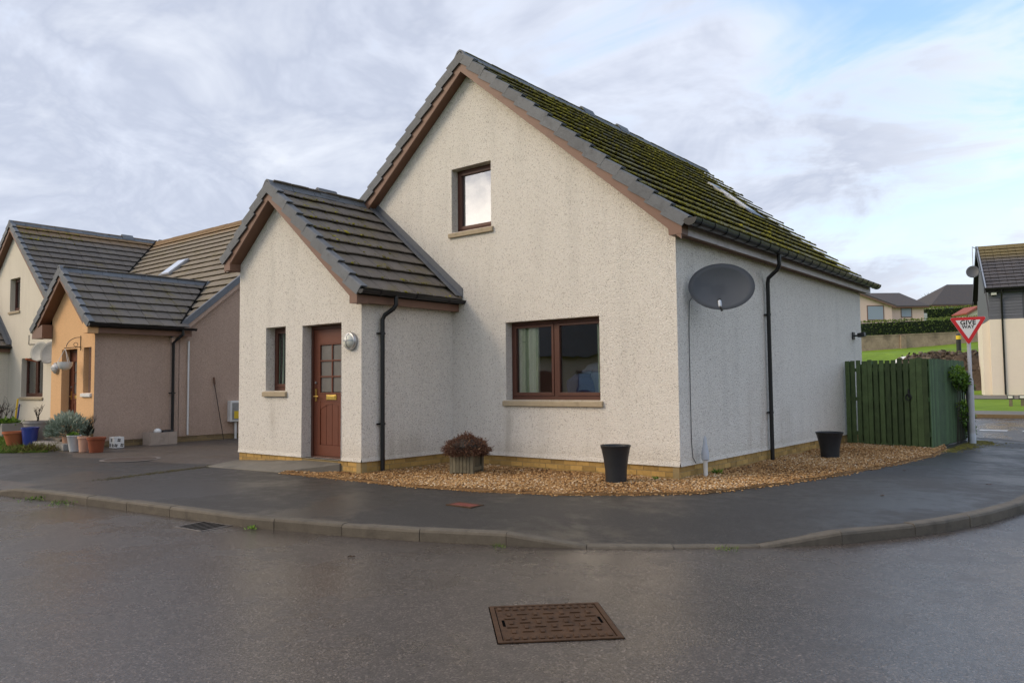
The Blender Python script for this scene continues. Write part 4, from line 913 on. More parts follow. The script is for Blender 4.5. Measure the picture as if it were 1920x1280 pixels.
# ------------------------------------------------------------------ the brown and orange house between them
def brown_house():
    H = thing('orange_house', (-16.5, 4.5, -.2), 'brown roughcast house with an orange painted porch gable and grey tiled roof', 'house')
    xr, yb = -13.25, 9.4
    rz = lambda y: 2.62+SL*(y+.05)       # tile plane of the front slope
    yr = 4.70; zr = rz(yr)
    wall('gable_wall', (xr, 0, 0), (0, 1, 0), [(0, -.05), (yb, -.05), (yb, 2.5), (yr, zr-.16), (0, 2.50)], [], M['brown'], H)
    wall('front_wall', (xr, 0, 0), (1, 0, 0), [(-6.9, -.05), (-.0, -.05), (-.0, 2.5), (-6.9, 2.5)], [], M['brown'], H)
    wall('back_wall', (xr, yb, 0), (-1, 0, 0), [(0, -.05), (6.9, -.05), (6.9, 2.5), (0, 2.5)], [], M['brown'], H)
    # porch
    xl = -15.62; yf = -1.95; px = -14.62; pz = 3.93; hw = 1.62
    door = (-15.02, -14.16, -.02, 2.05); slim = (-13.82, -13.42, 1.03, 2.06)
    wall('porch_front_wall', (0, yf, 0), (1, 0, 0), [(xl, -.05), (xr, -.05), (xr, 2.55), (px, pz-.2), (xl, 2.9)], [door, slim], M['orange'], H)
    wall('porch_side_wall', (xr, yf+.002, 0), (0, 1, 0), [(0, -.05), (1.96, -.05), (1.96, 2.5), (0, 2.5)], [], M['brown'], H)
    wall('porch_side_wall', (xl, 0, 0), (0, -1, 0), [(0, -.05), (1.95, -.05), (1.95, 2.5), (0, 2.5)], [], M['orange'], H)
    MB().box(xl+.3, xr-.3, yf+.3, -.01, -.05, -.02).build('porch_floor', M['carpet'], H)
    bricks(H, 'brick_plinth', (xr-.012, yf, 0), (0, 1, 0), 11.3, -.28, 3, M['brick_grey'])
    bricks(H, 'brick_plinth', (xl, yf+.012, 0), (1, 0, 0), xr-xl-.02, -.28, 3, M['brick_grey'], skip=(.60, 1.46))
    make_door(H, 0, yf, door); window(H, (0, yf, 0), (1, 0, 0), slim, inset=.17, sillmat='white')
    # roofs
    tw = lambda q_: q_.z < 6.66-SL*abs(q_.x+24.02)-.10     # under the twin's roof
    S = math.hypot(yr+.25, SL*(yr+.25)); ze = rz(-.25)
    y_at = lambda x: (pz-SL*abs(x-px)-2.62)/SL-.05
    yt = lambda x: (6.66-SL*abs(x+24.02)-2.62)/SL-.05
    rf = MB(); dn = v3(0, 0, -.045); o_ = .075
    rf.prism([(-13.12, -.2, rz(-.2)-o_), (-13.12, yr, zr-o_), (-24.0, yr, zr-o_), (-20.4, yt(-20.4), rz(yt(-20.4))-o_), (-20.2, -.2, rz(-.2)-o_)], dn)
    rf.prism([(-13.12, yr, zr-o_), (-13.12, 2*yr+.2, rz(-.2)-o_), (-24.0, 2*yr+.2, rz(-.2)-o_), (-24.0, yr, zr-o_)], dn)
    roof = rf.build('roof', M['deck'], H)
    def keep(q_): return not tw(q_) and not (q_.z < pz-SL*abs(q_.x-px)-.06 and q_.y < 1.7)
    front = roof_plane((-24.0, -.25, ze), (1, 0, 0), (0, CS, SN), 24-13.17, S, keep)
    back = roof_plane((-13.17, 2*yr+.25, ze), (-1, 0, 0), (0, -CS, SN), 24-13.17, S, lambda q_: not tw(q_))
    rf2 = MB()
    for s_ in (1, -1):
        xe = px+s_*hw*.98; ze3 = pz-SL*hw*.98-.075
        rf2.prism([(px, yf-.2, pz-.075), (xe, yf-.2, ze3), (xe, y_at(xe)+.05, ze3), (px, y_at(px)+.05, pz-.075)], (0, 0, -.045))
    proof = rf2.build('porch_roof', M['deck'], H)
    pk = lambda q_: q_.z > rz(q_.y)-.05
    L = 3.9
    pright = roof_plane((px+hw, yf-.2, pz-SL*hw), (0, 1, 0), (-CS, 0, SN), L, hw/CS, pk)
    pleft = roof_plane((px-hw, yf-.2+L, pz-SL*hw), (0, -1, 0), (CS, 0, SN), L, hw/CS, pk)
    lay_tiles(roof, front, back, M['tile_buff'], 240); lay_tiles(proof, pright, pleft, M['tile_porch'], 100)
    vg = M['verge']
    verge_caps(proof, (px+hw, yf-.25, pz-SL*hw), (-CS, 0, SN), (0, 1, 0), hw/CS, vg); verge_caps(proof, (px-hw, yf-.25, pz-SL*hw), (CS, 0, SN), (0, 1, 0), hw/CS, vg)
    ridge_tiles(proof, (px, yf-.27, pz), (px, 1.55, pz), SL, vg); ridge_tiles(roof, (-24.0, yr, zr), (-13.1, yr, zr), SL, M['tile_left'])
    # slim dark verge on the gable, valley gutters
    a = v3(-13.10, -.25, ze); b = v3(-13.10, yr, zr); c = v3(-13.10, 2*yr+.25, ze)
    for p0, p1 in ((a, b), (c, b)):
        MB().prism([p0+v3(0, 0, .05), p1+v3(0, 0, .05), p1-v3(0, 0, .13), p0-v3(0, 0, .13)], (-.09, 0, 0)).build('verge_trim', M['lead'], roof)
        MB().prism([p0-v3(.02, 0, .13), p1-v3(.02, 0, .13), p1-v3(.02, 0, .25), p0-v3(.02, 0, .25)], (-.13, 0, 0)).build('bargeboard', M['brown'], H)
    def valley(p0, p1, wv):
        MB().prism([p0-wv, p1-wv, p1+wv, p0+wv], (0, 0, .02)).build('valley_flashing', M['deck'], roof)
    # porch roof and main roof meet where pz-SL*(x-px) = rz(y)
    valley(v3(px+hw-.05, y_at(px+hw-.05), rz(y_at(px+hw-.05))+.05), v3(px, y_at(px), pz+.05), v3(.05, -.05, 0))
    valley(v3(-20.1, yt(-20.1), rz(yt(-20.1))+.05), v3(-24.02, yt(-24.02), 6.71), v3(.05, -.05, 0))
    # bargeboards, box ends, fascia, gutter
    y0 = yf-.25
    for s_ in (1, -1):
        tp = pz-.135; e = hw-.07
        rake(H, 'bargeboard', 'timber', px, tp, px+s_*e, tp-SL*e, y0+.012, y0+.034, .15)
        rake(H, 'soffit', 'timber_dark', px, tp-.13, px+s_*(e-.1), tp-.13-SL*(e-.1), y0+.035, yf-.002, .02)
        xb = px+s_*(hw-.06); zb = pz-SL*hw; xi = (xr if s_ > 0 else xl)-s_*.05
        MB().prism([(xi, y0+.008, zb+.10), (xb, y0+.008, zb-.06), (xb, y0+.008, zb-.22), (xi, y0+.008, zb-.22)], (0, .23, 0)).build('box_end', M['orange' if s_ > 0 else 'timber'], H)
        MB().box(min(xb, xb-s_*.02), max(xb, xb-s_*.02), y0+.24, .22, zb-.21, zb-.03).build('fascia', M['timber'], H)
        a_, b_ = (xr if s_ > 0 else xl)+s_*.005, xb-s_*.022
        MB().box(min(a_, b_), max(a_, b_), y0+.24, .22, zb-.20, zb-.18).build('soffit', M['timber_dark'], H)
    gx = px+hw+.045; gz = pz-SL*hw-.015
    gutter(H, (gx, y0, gz), (gx, .26, gz), joints=.8)
    downpipe(H, [(gx, -.06, gz-.04), (gx, -.06, gz-.16), (xr+.11, -.15, gz-.30), (xr+.062, -.17, gz-.36), (xr+.062, -.17, -.19)], clips=(1.0,))
    MB().tube([(xr+.03, .23, 2.26), (xr+.03, .23, -.02)], .022, 8).build('white_pipe', M['white'], H, smooth=True)
    # roof window on the front slope
    o = v3(-18.75, 2.25, rz(2.25)); al = v3(1, 0, 0); un = v3(0, CS, SN); nz = v3(0, -SN, CS)
    MB().obox(o-nz*.03, al*.62, un*.86, nz*.12).build('roof_window', M['steel'], roof)
    MB().obox(o+al*.06+un*.07+nz*.092, al*.50, un*.72, nz*.01).build('roof_window_pane', M['glass_up'], roof)
    MB().obox(o+al*.06+un*.07+nz*.0905, al*.50, un*.72, nz*.001).build('roof_window_blind', M['white'], roof)
    return H
BROWN = brown_house()

# ------------------------------------------------------------------ curtains and a sofa behind the glass
def curtain(label, x0, x1, y, z0, z1, mat, waves, amp=.035):
    n = waves*8; rows_ = []
    for z in np.linspace(z0, z1, 7):
        rows_.append([(x0+(x1-x0)*k/n, y+amp*math.sin(2*math.pi*waves*k/n + .3*math.sin(z*2))*(1-.35*(z-z0)/(z1-z0)), z) for k in range(n+1)])
    o = MB().grid(rows_).build('curtain', M[mat], smooth=True)
    s_ = o.modifiers.new('cloth', 'SOLIDIFY'); s_.thickness = .004
    return tag(o, label, 'curtain')
curtain('pale green curtain in the left pane of the large ground floor window', -2.92, -2.50, .235, .70, 2.30, 'curtain', 5)
curtain('narrow edge of pale green curtain at the far side of the large window', -1.42, -1.20, .235, .70, 2.30, 'curtain', 3)
curtain('pale curtain inside the upstairs window of the gable', -4.10, -3.72, .24, 3.55, 5.0, 'net', 5, .02)
curtain('green curtain in the narrow window beside the front door', -6.60, -6.07, -1.755, .95, 2.2, 'curtain_dark', 5)
curtain('white net curtain in the window of the pale house at far left', -22.95, -21.6, .27, .70, 2.30, 'net', 12, .02)
def cushion(parent, name, c, s_, rx, rz, mat):
    bm = bmesh.new(); bmesh.ops.create_cube(bm, size=1); bmesh.ops.subdivide_edges(bm, edges=bm.edges[:], cuts=4, use_grid_fill=True)
    for v in bm.verts:
        x, y, z = v.co*2; r_ = (1-.30*abs(x)**3*abs(z)**3); p = 1-.55*max(abs(x), abs(z))**4
        v.co = Vector((x*r_*s_[0], y*p*s_[1], z*r_*s_[2]))*.5
    me = bpy.data.meshes.new(name); bm.to_mesh(me); bm.free(); me.shade_smooth(); me.materials.append(M[mat])
    o = bpy.data.objects.new(name, me); col.objects.link(o)
    place(o, parent, Matrix.Translation(Vector(c)) @ Matrix.Rotation(rz, 4, 'Z') @ Matrix.Rotation(rx, 4, 'X')); return o
sf = thing('sofa', (-1.75, .95, 0), 'blue sofa with plump cushions seen through the large window', 'sofa')
b_ = MB().box(-2.35, -.75, .65, 1.45, .08, .72).build('base', M['blue'], sf, bevel=.05)
MB().box(-2.45, -2.18, .62, 1.48, .08, .95).build('arm', M['blue'], sf, bevel=.07)
cushion(sf, 'cushion', (-2.02, .78, 1.08), (.60, .22, .42), .35, .15, 'blue'); cushion(sf, 'cushion', (-1.62, .72, 1.13), (.60, .22, .52), .3, -.5, 'blue_grey')
cushion(sf, 'cushion', (-1.90, 1.05, 1.22), (.62, .24, .48), .25, .1, 'blue_grey')

# ------------------------------------------------------------------ things on the corner house
def round_lamp(loc, label, mat='lampshade'):
    """bulkhead wall light facing -y: metal backplate, frosted dome, cross guard"""
    L = thing('wall_lamp', loc, label, 'lamp'); Rm = Matrix.Rotation(R(90), 4, 'X'); x, y, z = loc
    MB().lathe([(.10, 0), (.135, .0), (.138, .03), (.125, .055), (.105, .06)], (x, y, z), 28, Rm).build('body', M['steel'], L, smooth=True)
    MB().lathe([(.104, .05), (.098, .075), (.075, .10), (.04, .115), (.0, .12)][:4], (x, y, z), 28, Rm).build('diffuser', M[mat], L, smooth=True)
    g = MB()
    pr = [(-.118, -.055), (-.095, -.085), (-.05, -.118), (0, -.128), (.05, -.118), (.095, -.085), (.118, -.055)]
    g.prism([(x, y+q_[1], z+q_[0]) for q_ in pr] + [(x, y+q_[1]+.022, z+q_[0]*.9) for q_ in pr[::-1]], (.016, 0, 0))
    g.prism([(x+q_[0], y+q_[1], z) for q_ in pr] + [(x+q_[0]*.9, y+q_[1]+.022, z) for q_ in pr[::-1]], (0, 0, .016))
    g.build('guard', M['steel'], L); return L
round_lamp((-4.385, -1.982, 1.80), 'round grey bulkhead light beside the red-brown front door')
round_lamp((-15.28, -1.952, 1.62), 'round pale bulkhead light beside the neighbour door on the orange gable', 'white')

def dish_basis(nrm):
    n = Vector(nrm).normalized(); r_ = Vector((0, 0, 1)).cross(n).normalized()*1; u_ = n.cross(r_); return n, r_, u_
def dish_bowl(parent, name, c, nrm, a, b, depth, mat):
    n, r_, u_ = dish_basis(nrm); c = Vector(c); rings = []
    for k in range(7):
        f = k/6*.998+.002
        rings.append([c + r_*(a*f*math.cos(t)) + u_*(b*f*math.sin(t)) - n*(depth*(1-f*f)) for t in np.linspace(0, 2*math.pi, 49)[:-1]])
    m_ = MB(); k = 48
    vs = [q_ for g in rings for q_ in g]
    m_.add(vs, [(i*k+j, i*k+(j+1) % k, (i+1)*k+(j+1) % k, (i+1)*k+j) for i in range(6) for j in range(k)] + [tuple(range(k))[::-1]])
    o = m_.build(name, mat, parent, smooth=True); s_ = o.modifiers.new('sheet', 'SOLIDIFY'); s_.thickness = .006; s_.offset = -1
    rim = MB().tube([rings[-1][j % k] for j in range(k+1)], .007, 6, False).build('rim', mat, parent, smooth=True)
    return n, r_, u_
# perforated sheet: lets part of the light through
dm = bpy.data.materials.new('perforated_dark_dish'); dm.use_nodes = True; t = NT(dm.node_tree); bb = dm.node_tree.nodes['Principled BSDF']
t.put(bb, 'Base Color', (.072, .080, .096)); t.put(bb, 'Roughness', .5)
trn = t.new('ShaderNodeBsdfTransparent'); mx = t.new('ShaderNodeMixShader', None, i0=.20, i1=bb.outputs[0], i2=trn.outputs[0]); t.l.new(mx.outputs[0], dm.node_tree.nodes['Material Output'].inputs[0])
sdh = thing('satellite_dish', (.0, .40, 2.35), 'large dark grey oval satellite dish on the pale side wall', 'satellite dish')
dc = Vector((.46, .42, 2.43)); n, r_, u_ = dish_bowl(sdh, 'reflector', dc, (.47, -.85, .20), .435, .325, .075, dm)
back = dc - n*.125
MB().tube([(.012, .62, 2.50), (.10, .62, 2.50), (.18, .62, 2.50), (.24, .615, 2.46), (.26, .60, 2.38), back + Vector((-.02, .02, -.12)), back], .019, 8).build('mast', M['blackmetal'], sdh, smooth=True)
mb = MB(); mb.box(.0, .012, .54, .70, 2.40, 2.60); mb.build('wall_plate', M['blackmetal'], sdh)
mb = MB(); mb.obox(back - r_*.06 - u_*.07 - n*.02, r_*.12, u_*.14, n*.03); mb.obox(back - r_*.12 - u_*.01, r_*.24, u_*.02, n*.03); mb.build('clamp', M['blackmetal'], sdh)
tip = dc - u_*.285 + n*.26 - r_*.06; base_ = dc - u_*.325 - n*.02
MB().tube([base_ + n*0, dc - u_*.37 + n*.10 - r_*.02, tip - u_*.06], .014, 8).build('feed_arm', M['blackmetal'], sdh, smooth=True)
MB().tube([tip - n*.06, tip + n*.01, tip + n*.03], [.026, .030, .020], 12).build('feed_horn', M['blackmetal'], sdh, smooth=True)
MB().tube([tip + n*.02 - u_*.012, tip + n*.05 - u_*.06, tip + n*.06 - u_*.10], [.024, .024, .018], 10).build('converter', M['palegrey'], sdh, smooth=True)
cb = MB().tube([(.012, .60, 2.42), (.010, .36, 2.25), (.010, .335, 1.9), (.010, .33, 1.0), (.010, .335, .30), (.012, .36, .10), (.014, .44, .02)], .005, 6)
tag(cb.build('cable', M['blackmetal'], smooth=True), 'thin dark cable running down the side wall below the large dish', 'cable')
vp = thing('vent_pipe', (.12, .52, -.17), 'pale grey pipe with a pointed top standing by the house corner', 'pipe')
MB().lathe([(.030, -.0), (.030, .20), (.034, .21), (.034, .23)], (.12, .52, -.17), 16).build('lower_pipe', M['white'], vp, smooth=True)
MB().lathe([(.042, .225), (.052, .235), (.054, .32), (.046, .36), (.026, .46), (.022, .52), (.008, .56)], (.12, .52, -.17), 16).build('cone_top', M['palegrey'], vp, smooth=True)
cl = thing('floodlight', (.0, 8.42, 2.12), 'small black floodlight fixed to the far end of the side wall', 'floodlight')
MB().box(.002, .03, 8.34, 8.50, 2.04, 2.20).build('base', M['blackmetal'], cl, bevel=.006); MB().tube([(.03, 8.42, 2.12), (.10, 8.42, 2.12), (.14, 8.42, 2.13)], [.02, .02, .03], 8).build('arm', M['blackmetal'], cl, smooth=True)
MB().obox((.12, 8.34, 2.08), (.14, 0, .02), (0, .16, 0), (-.01, 0, .09)).build('head', M['blackmetal'], cl, bevel=.008)

# ------------------------------------------------------------------ planters in the gravel
def bell_pot(loc, rt_, rb, h, label, wall_t=.014):
    T = thing('plant_pot', loc, label, 'pot', 'charcoal pots in the gravel')
    pr = [(rb*.96, 0), (rb, .006), (rb*1.04, h*.35), (rb+(rt_-rb)*.42, h*.66), (rb+(rt_-rb)*.75, h*.87), (rt_*.985, h*.955), (rt_, h*.965), (rt_, h), (rt_-wall_t, h), (rt_-wall_t*1.4, h*.93), (rb, h*.55)]
    MB().lathe(pr, loc, 36).build('body', M['pot'], T, smooth=True)
    MB().lathe([(rt_-.02, h*.80), (rt_*.5, h*.82), (.01, h*.815)], loc, 24).build('soil', M['soil'], T); return T
bell_pot((-.57, -.71, -.172), .200, .138, .49, 'tall charcoal plastic pot in the gravel below the large window')
bell_pot((.71, 4.14, -.172), .225, .150, .44, 'black plastic pot in the gravel near the green gate')
pl = thing('wooden_planter', (-2.93, -1.02, -.17), 'weathered slatted wooden planter holding the brown heather', 'planter')
rot = Matrix.Translation((-2.93, -1.02, -.168)) @ Matrix.Rotation(R(16), 4, 'Z')
def lb(m_, x0, x1, y0, y1, z0, z1):
    t_ = MB().box(x0, x1, y0, y1, z0, z1); m_.add([rot @ Vector(q_) for q_ in t_.v], t_.f); return m_
hw_ = .165
for sx in (-1, 1):
    for sy in (-1, 1): lb(MB(), sx*hw_-.024, sx*hw_+.024, sy*hw_-.024, sy*hw_+.024, 0, .345).build('corner_post', M['planter'], pl, bevel=.004)
for sy in (-1, 1):
    for zr in (.05, .27): lb(MB(), -hw_+.024, hw_-.024, sy*hw_-.012, sy*hw_+.010, zr, zr+.05).build('rail', M['planter'], pl)
    for k in range(5): x = -hw_+.03+k*.056; lb(MB(), x, x+.048, sy*hw_-.030, sy*hw_-.014 if sy < 0 else sy*hw_-.016, .02, .33).build('slat', M['planter'], pl)
for sx in (-1, 1):
    for zr in (.05, .27): lb(MB(), sx*hw_-.012, sx*hw_+.010, -hw_+.024, hw_-.024, zr, zr+.05).build('rail', M['planter'], pl)
    for k in range(5): y = -hw_+.03+k*.056; lb(MB(), sx*hw_-.030, sx*hw_-.014, y, y+.048, .02, .33).build('slat', M['planter'], pl)
lb(MB(), -hw_+.035, hw_-.035, -hw_+.035, hw_-.035, .02, .30).build('soil', M['soil'], pl)
def dome(n, c, rx, ry, rz, skin=.55, squash=-.15):
    """points and outward directions in the outer shell of a half ball"""
    d = rng.normal(0, 1, (n*3, 3)); d /= np.linalg.norm(d, axis=1)[:, None]; d = d[d[:, 2] > squash][:n]
    f = rng.uniform(skin, 1, (len(d), 1))**.5
    lump = 1 + .07*np.sin(d[:, :1]*9+1)*np.cos(d[:, 1:2]*8) + .05*np.sin(d[:, 2:]*14)
    return np.array(c) + d*f*lump*np.array([rx, ry, rz]), d, f[:, 0]
def align(d, spread=.35):
    """matrices whose z looks along d, jittered"""
    d = d + rng.normal(0, spread, d.shape); d /= np.linalg.norm(d, axis=1)[:, None]
    a = rng.normal(0, 1, d.shape); x = np.cross(a, d); x /= np.linalg.norm(x, axis=1)[:, None]; y = np.cross(d, x)
    return np.stack([x, y, d], axis=2)
hs = thing('heather', (-2.93, -1.02, .16), 'rounded reddish brown heather bush in the wooden planter', 'bush')
P, d, f = dome(9000, (-2.93, -1.02, .155), .34, .32, .225, .35, -.35)
lump = 1+.05*np.sin(d[:, :1]*5+2)+.05*np.cos(d[:, 1:2]*6+d[:, :1]*4)+.05*rng.normal(0, 1, (len(P), 1)); P = np.array((-2.93, -1.02, .155))+(P-np.array((-2.93, -1.02, .155)))*lump
keepm = P[:, 2] > .10; P, d, f = P[keepm], d[keepm], f[keepm]; n = len(P)
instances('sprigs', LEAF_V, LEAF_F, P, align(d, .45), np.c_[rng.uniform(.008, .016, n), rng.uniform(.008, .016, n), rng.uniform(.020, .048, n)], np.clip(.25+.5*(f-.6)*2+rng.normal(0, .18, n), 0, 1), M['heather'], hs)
MB().lathe([(.05, -.02), (.24, .0), (.27, .06), (.23, .12), (.12, .165), (.02, .18)], (-2.93, -1.02, .17), 20).build('twig_mass', M['bark'], hs, smooth=True)
def weed(name, c, n, r_, h, label, cat='weed', mat='leaf', blade=LEAF_V, bf=LEAF_F, lean=.5, wid=.02, group=None):
    d = rng.normal(0, 1, (n, 3)); d[:, 2] = np.abs(d[:, 2])*1.2+.4; d /= np.linalg.norm(d, axis=1)[:, None]
    P = np.array(c) + np.c_[rng.normal(0, r_*.5, (n, 2)), np.zeros(n)] + d*rng.uniform(0, h*.5, (n, 1))
    o = instances(name, blade, bf, P, align(d, lean), np.c_[rng.uniform(.6, 1.2, n)*wid, rng.uniform(.6, 1.2, n)*wid, rng.uniform(.4, 1, n)*h*.8], rng.uniform(0, 1, n), M[mat], None, None)
    return tag(o, label, cat, group, 'stuff' if name in ('weed', 'grass_tuft') else None)
weed('weed', (.10, .92, -.17), 60, .05, .09, 'small green weed by the foot of the side wall near the pointed pipe')
weed('weed', (-.28, -.16, -.17), 40, .04, .06, 'tiny green weed at the brick base near the house corner')
weed('grass_tuft', (1.98, -3.08, -.325), 60, .10, .05, 'little mossy grass tuft on the kerb at the end of the dropped section', 'grass tuft', 'blade', BLADE_V, BLADE_F, .5, .006)
weed('grass_tuft', (.25, -4.10, -.333), 50, .07, .05, 'small yellow green tuft in the gutter below the kerb joint', 'grass tuft', 'blade', BLADE_V, BLADE_F, .5, .006)
for i, (x, y, l_) in enumerate([(-6.55, -5.43, 'green weeds at the kerb foot nearest the driveway'), (-5.9, -5.33, 'low green weeds along the kerb foot at lower left'), (-2.35, -4.95, 'sprig of green weed on the kerb beside the drain grating')]):
    weed('weed', (x, y, -.333), 90 if i < 2 else 30, .22 if i < 2 else .05, .06, l_, 'weed', 'leaf', LEAF_V, LEAF_F, .5, .018)

# ------------------------------------------------------------------ ironwork in the road
mc = thing('manhole_cover', (1.93, -5.61, -.334), 'rusty square cast iron manhole cover set in the road', 'manhole cover')
rot = Matrix.Translation((1.93, -5.61, -.330)) @ Matrix.Rotation(R(44.5), 4, 'Z')
def lbx(m_, x0, x1, y0, y1, z0, z1):
    t_ = MB().box(x0, x1, y0, y1, z0, z1); m_.add([rot @ Vector(q_) for q_ in t_.v], t_.f); return m_
hs_ = .362
lbx(MB(), -hs_-.007, hs_+.007, -hs_-.007, hs_+.007, -.05, -.0030).build('joint', M['void'], mc)
fr_ = MB()
for a in (-1, 1):
    lbx(fr_, -hs_, hs_, a*hs_-(.028 if a > 0 else 0), a*hs_+(.028 if a < 0 else 0), -.03, .004)
    lbx(fr_, a*hs_-(.028 if a > 0 else 0), a*hs_+(.028 if a < 0 else 0), -hs_+.028, hs_-.028, -.03, .004)
fr_.build('frame', M['rust'], mc)
pb = lbx(MB(), -hs_+.034, hs_-.034, -hs_+.034, hs_-.034, -.03, -.0015); plate = pb.build('plate', M['rust'], mc)
tr_ = MB()
for k in range(13):
    x = -hs_+.06+k*.0497
    for s_ in (-1, 1): lbx(tr_, x-.013, x+.013, s_*(hs_-.075)-.028, s_*(hs_-.075)+.028, -.0015, .006)
for i in range(7):
    for j in range(5):
        x, y = -.255+i*.085, -.17+j*.085
        if (i+j) % 2: lbx(tr_, x-.032, x+.032, y-.012, y+.012, -.0015, .006)
        else: lbx(tr_, x-.012, x+.012, y-.032, y+.032, -.0015, .006)
tr_.build('tread_pattern', M['rust'], plate, kind='stuff')
for s_ in (-1, 1): lbx(MB(), s_*.30-.008, s_*.30+.008, -.06, .06, -.0015, .0005).build('lifting_slot', M['void'], plate)
dg = thing('drain_grating', (-2.93, -5.16, -.334), 'iron drain grating with slanting bars beside the kerb', 'drain')
rot = Matrix.Translation((-2.93, -5.165, -.331)) @ Matrix.Rotation(R(5), 4, 'Z')
lbx(MB(), -.225, .225, -.172, .172, -.05, .0012).build('dark_pit_plate', M['void'], dg)  # black plate level with the road, stands in for the shaded drain pit
f_ = MB(); lbx(f_, -.24, .24, -.19, -.165, -.02, .0025); lbx(f_, -.24, .24, .165, .19, -.02, .0025); lbx(f_, -.24, -.215, -.165, .165, -.02, .0025); lbx(f_, .215, .24, -.165, .165, -.02, .0025); f_.build('frame', M['iron'], dg)
for k in range(5):
    x = -.16+k*.080; b2 = MB().prism([rot @ Vector(q_) for q_ in ((x-.036, -.165, .0014), (x-.022, -.165, .0014), (x+.036, .165, .0014), (x+.022, .165, .0014))], (0, 0, .0018)); b2.build('bar', M['iron'], dg)
hc = thing('stopcock_cover', (-1.01, -3.17, -.2), 'small red-brown iron cover set in the pavement', 'cover')
MB().box(-1.17, -.86, -3.25, -3.09, -.215, -.186).build('lid', M['redcover'], hc, bevel=.004); f_ = MB(); f_.box(-1.20, -1.173, -3.28, -3.06, -.215, -.187); f_.box(-.857, -.83, -3.28, -3.06, -.215, -.187); f_.box(-1.173, -.857, -3.28, -3.253, -.215, -.187); f_.box(-1.173, -.857, -3.087, -3.06, -.215, -.187); f_.build('frame', M['rust'], hc)
dc_ = thing('inspection_cover', (-9.75, -2.75, -.19), 'large round rusty inspection cover in the driveway', 'manhole cover')
MB().lathe([(.50, -.03), (.52, 0), (.47, .004), (.45, -.001)], (-9.75, -2.75, -.184), 32).build('frame', M['iron'], dc_)
MB().lathe([(.44, -.03), (.44, .002), (.2, .003), (.01, .003)], (-9.75, -2.75, -.184), 32).build('lid', M['coverdark'], dc_)
# dead leaves blown about
def dead_leaf(x, y, z, a, label):
    q_ = MB(); s_ = .035; r2 = Matrix.Translation((x, y, z)) @ Matrix.Rotation(a, 4, 'Z')
    pts = [(-1, 0, 0), (-.5, .45, .25), (.2, .5, .1), (.7, .25, .3), (1.2, 0, .1), (.7, -.3, .25), (.2, -.5, .0), (-.5, -.4, .3)]
    q_.add([r2 @ (Vector(p_)*s_) for p_ in pts] + [r2 @ Vector((0, 0, .002))], [(i, (i+1) % 8, 8) for i in range(8)])
    tag(q_.build('dead_leaf', M['rust']), label, 'leaf', 'dead leaves on the tarmac')
dead_leaf(-.50, -5.18, -.330, .5, 'single brown dead leaf on the road in front of the kerb')
dead_leaf(2.47, .13, -.194, 1.2, 'dark dead leaf on the pavement beside the gravel bend')
dead_leaf(2.1, 3.0, -.192, 2.2, 'dark dead leaf on the pavement near the green fence corner')
dead_leaf(3.3, 1.9, -.195, .2, 'dark dead leaf near the outer edge of the pavement at far right')

# ------------------------------------------------------------------ green fence, gate, sign
A, B = Vector((.035, 7.60, 0)), Vector((1.70, 7.05, 0)); dd = (B-A).normalized(); nn = Vector((dd.y, -dd.x, 0)); Lf = (B-A).length
fn = thing('garden_fence', (1.0, 7.3, -.2), 'tall green boarded fence enclosing the garden beside the house', 'fence')
gt = thing('garden_gate', (.95, 7.3, -.2), 'green boarded garden gate with a black ring latch', 'gate')
def board(parent, s_, w_, mat, front=True, z0=-.15, z1=1.55, tilt=0.0):
    o = A + dd*s_ + (nn*.0 if front else -nn*.075); zt = z1+random.uniform(-.012, .012)
    m_ = MB().obox((o.x, o.y, z0+random.uniform(-.01, .01)), dd*w_, -nn*.019, Vector((0, 0, zt-z0)))
    o2 = m_.build('board', M[mat], parent, bevel=.003); o2.rotation_euler.z += tilt; return o2
pitch = .127
for k in range(14):
    s_ = .005+k*pitch; par = gt if 4 <= k <= 10 else fn
    wd = .094 if k not in (3, 11, 12) else .116
    if k == 13: board(fn, s_-.008, .098, 'fence'); continue
    board(par, s_, wd, 'fence')
    if k >= 2: board(par, s_+wd-.070 if k < 12 else s_, .088 if k < 12 else .1, 'fence', False, -.13, 1.47)
for par, s0, s1 in ((fn, 0, 4*pitch-.01), (gt, 4*pitch, 11*pitch-.02), (fn, 11*pitch, Lf-.01)):
    for zr in (.02, .72, 1.32):
        if par is fn and s0 > 1 and zr > .9: pass
        o = A + dd*s0 - nn*.020; MB().obox((o.x, o.y, zr), dd*(s1-s0), -nn*.044, Vector((0, 0, .075))).build('rail', M['fence'], par)
for s_ in (0.02, 4*pitch-.02, 11*pitch+.02, Lf-.08):
    o = A + dd*s_ - nn*.085; MB().obox((o.x, o.y, -.3), dd*.075, -nn*.075, Vector((0, 0, 1.84))).build('post', M['fence_side'], fn)
o = A + dd*(10*pitch+.085) + nn*.004
lt = MB().obox((o.x, o.y, .80), dd*.035, nn*.006, Vector((0, 0, .16))); lt.build('latch_plate', M['blackmetal'], gt)
rg = [o + dd*(.018+.055*math.cos(t)) + nn*.018 + Vector((0, 0, .80+.06*math.sin(t))) for t in np.linspace(0, 2*math.pi, 20)]
MB().tube(rg, .011, 6).build('ring', M['blackmetal'], gt, smooth=True)
C2, D2 = Vector((1.735, 7.06, 0)), Vector((1.86, 10.15, 0)); d2 = (D2-C2).normalized(); n2 = Vector((d2.y, -d2.x, 0)); L2 = (D2-C2).length; nb = 28
for k in range(nb):
    o = C2 + d2*(k*L2/nb); zt = 1.545+random.uniform(-.01, .01)
    MB().obox((o.x, o.y, -.17+random.uniform(-.01, .01)), d2*(L2/nb-.006), -n2*.019, Vector((0, 0, zt+.17))).build('board', M['fence_side'], fn, bevel=.003)
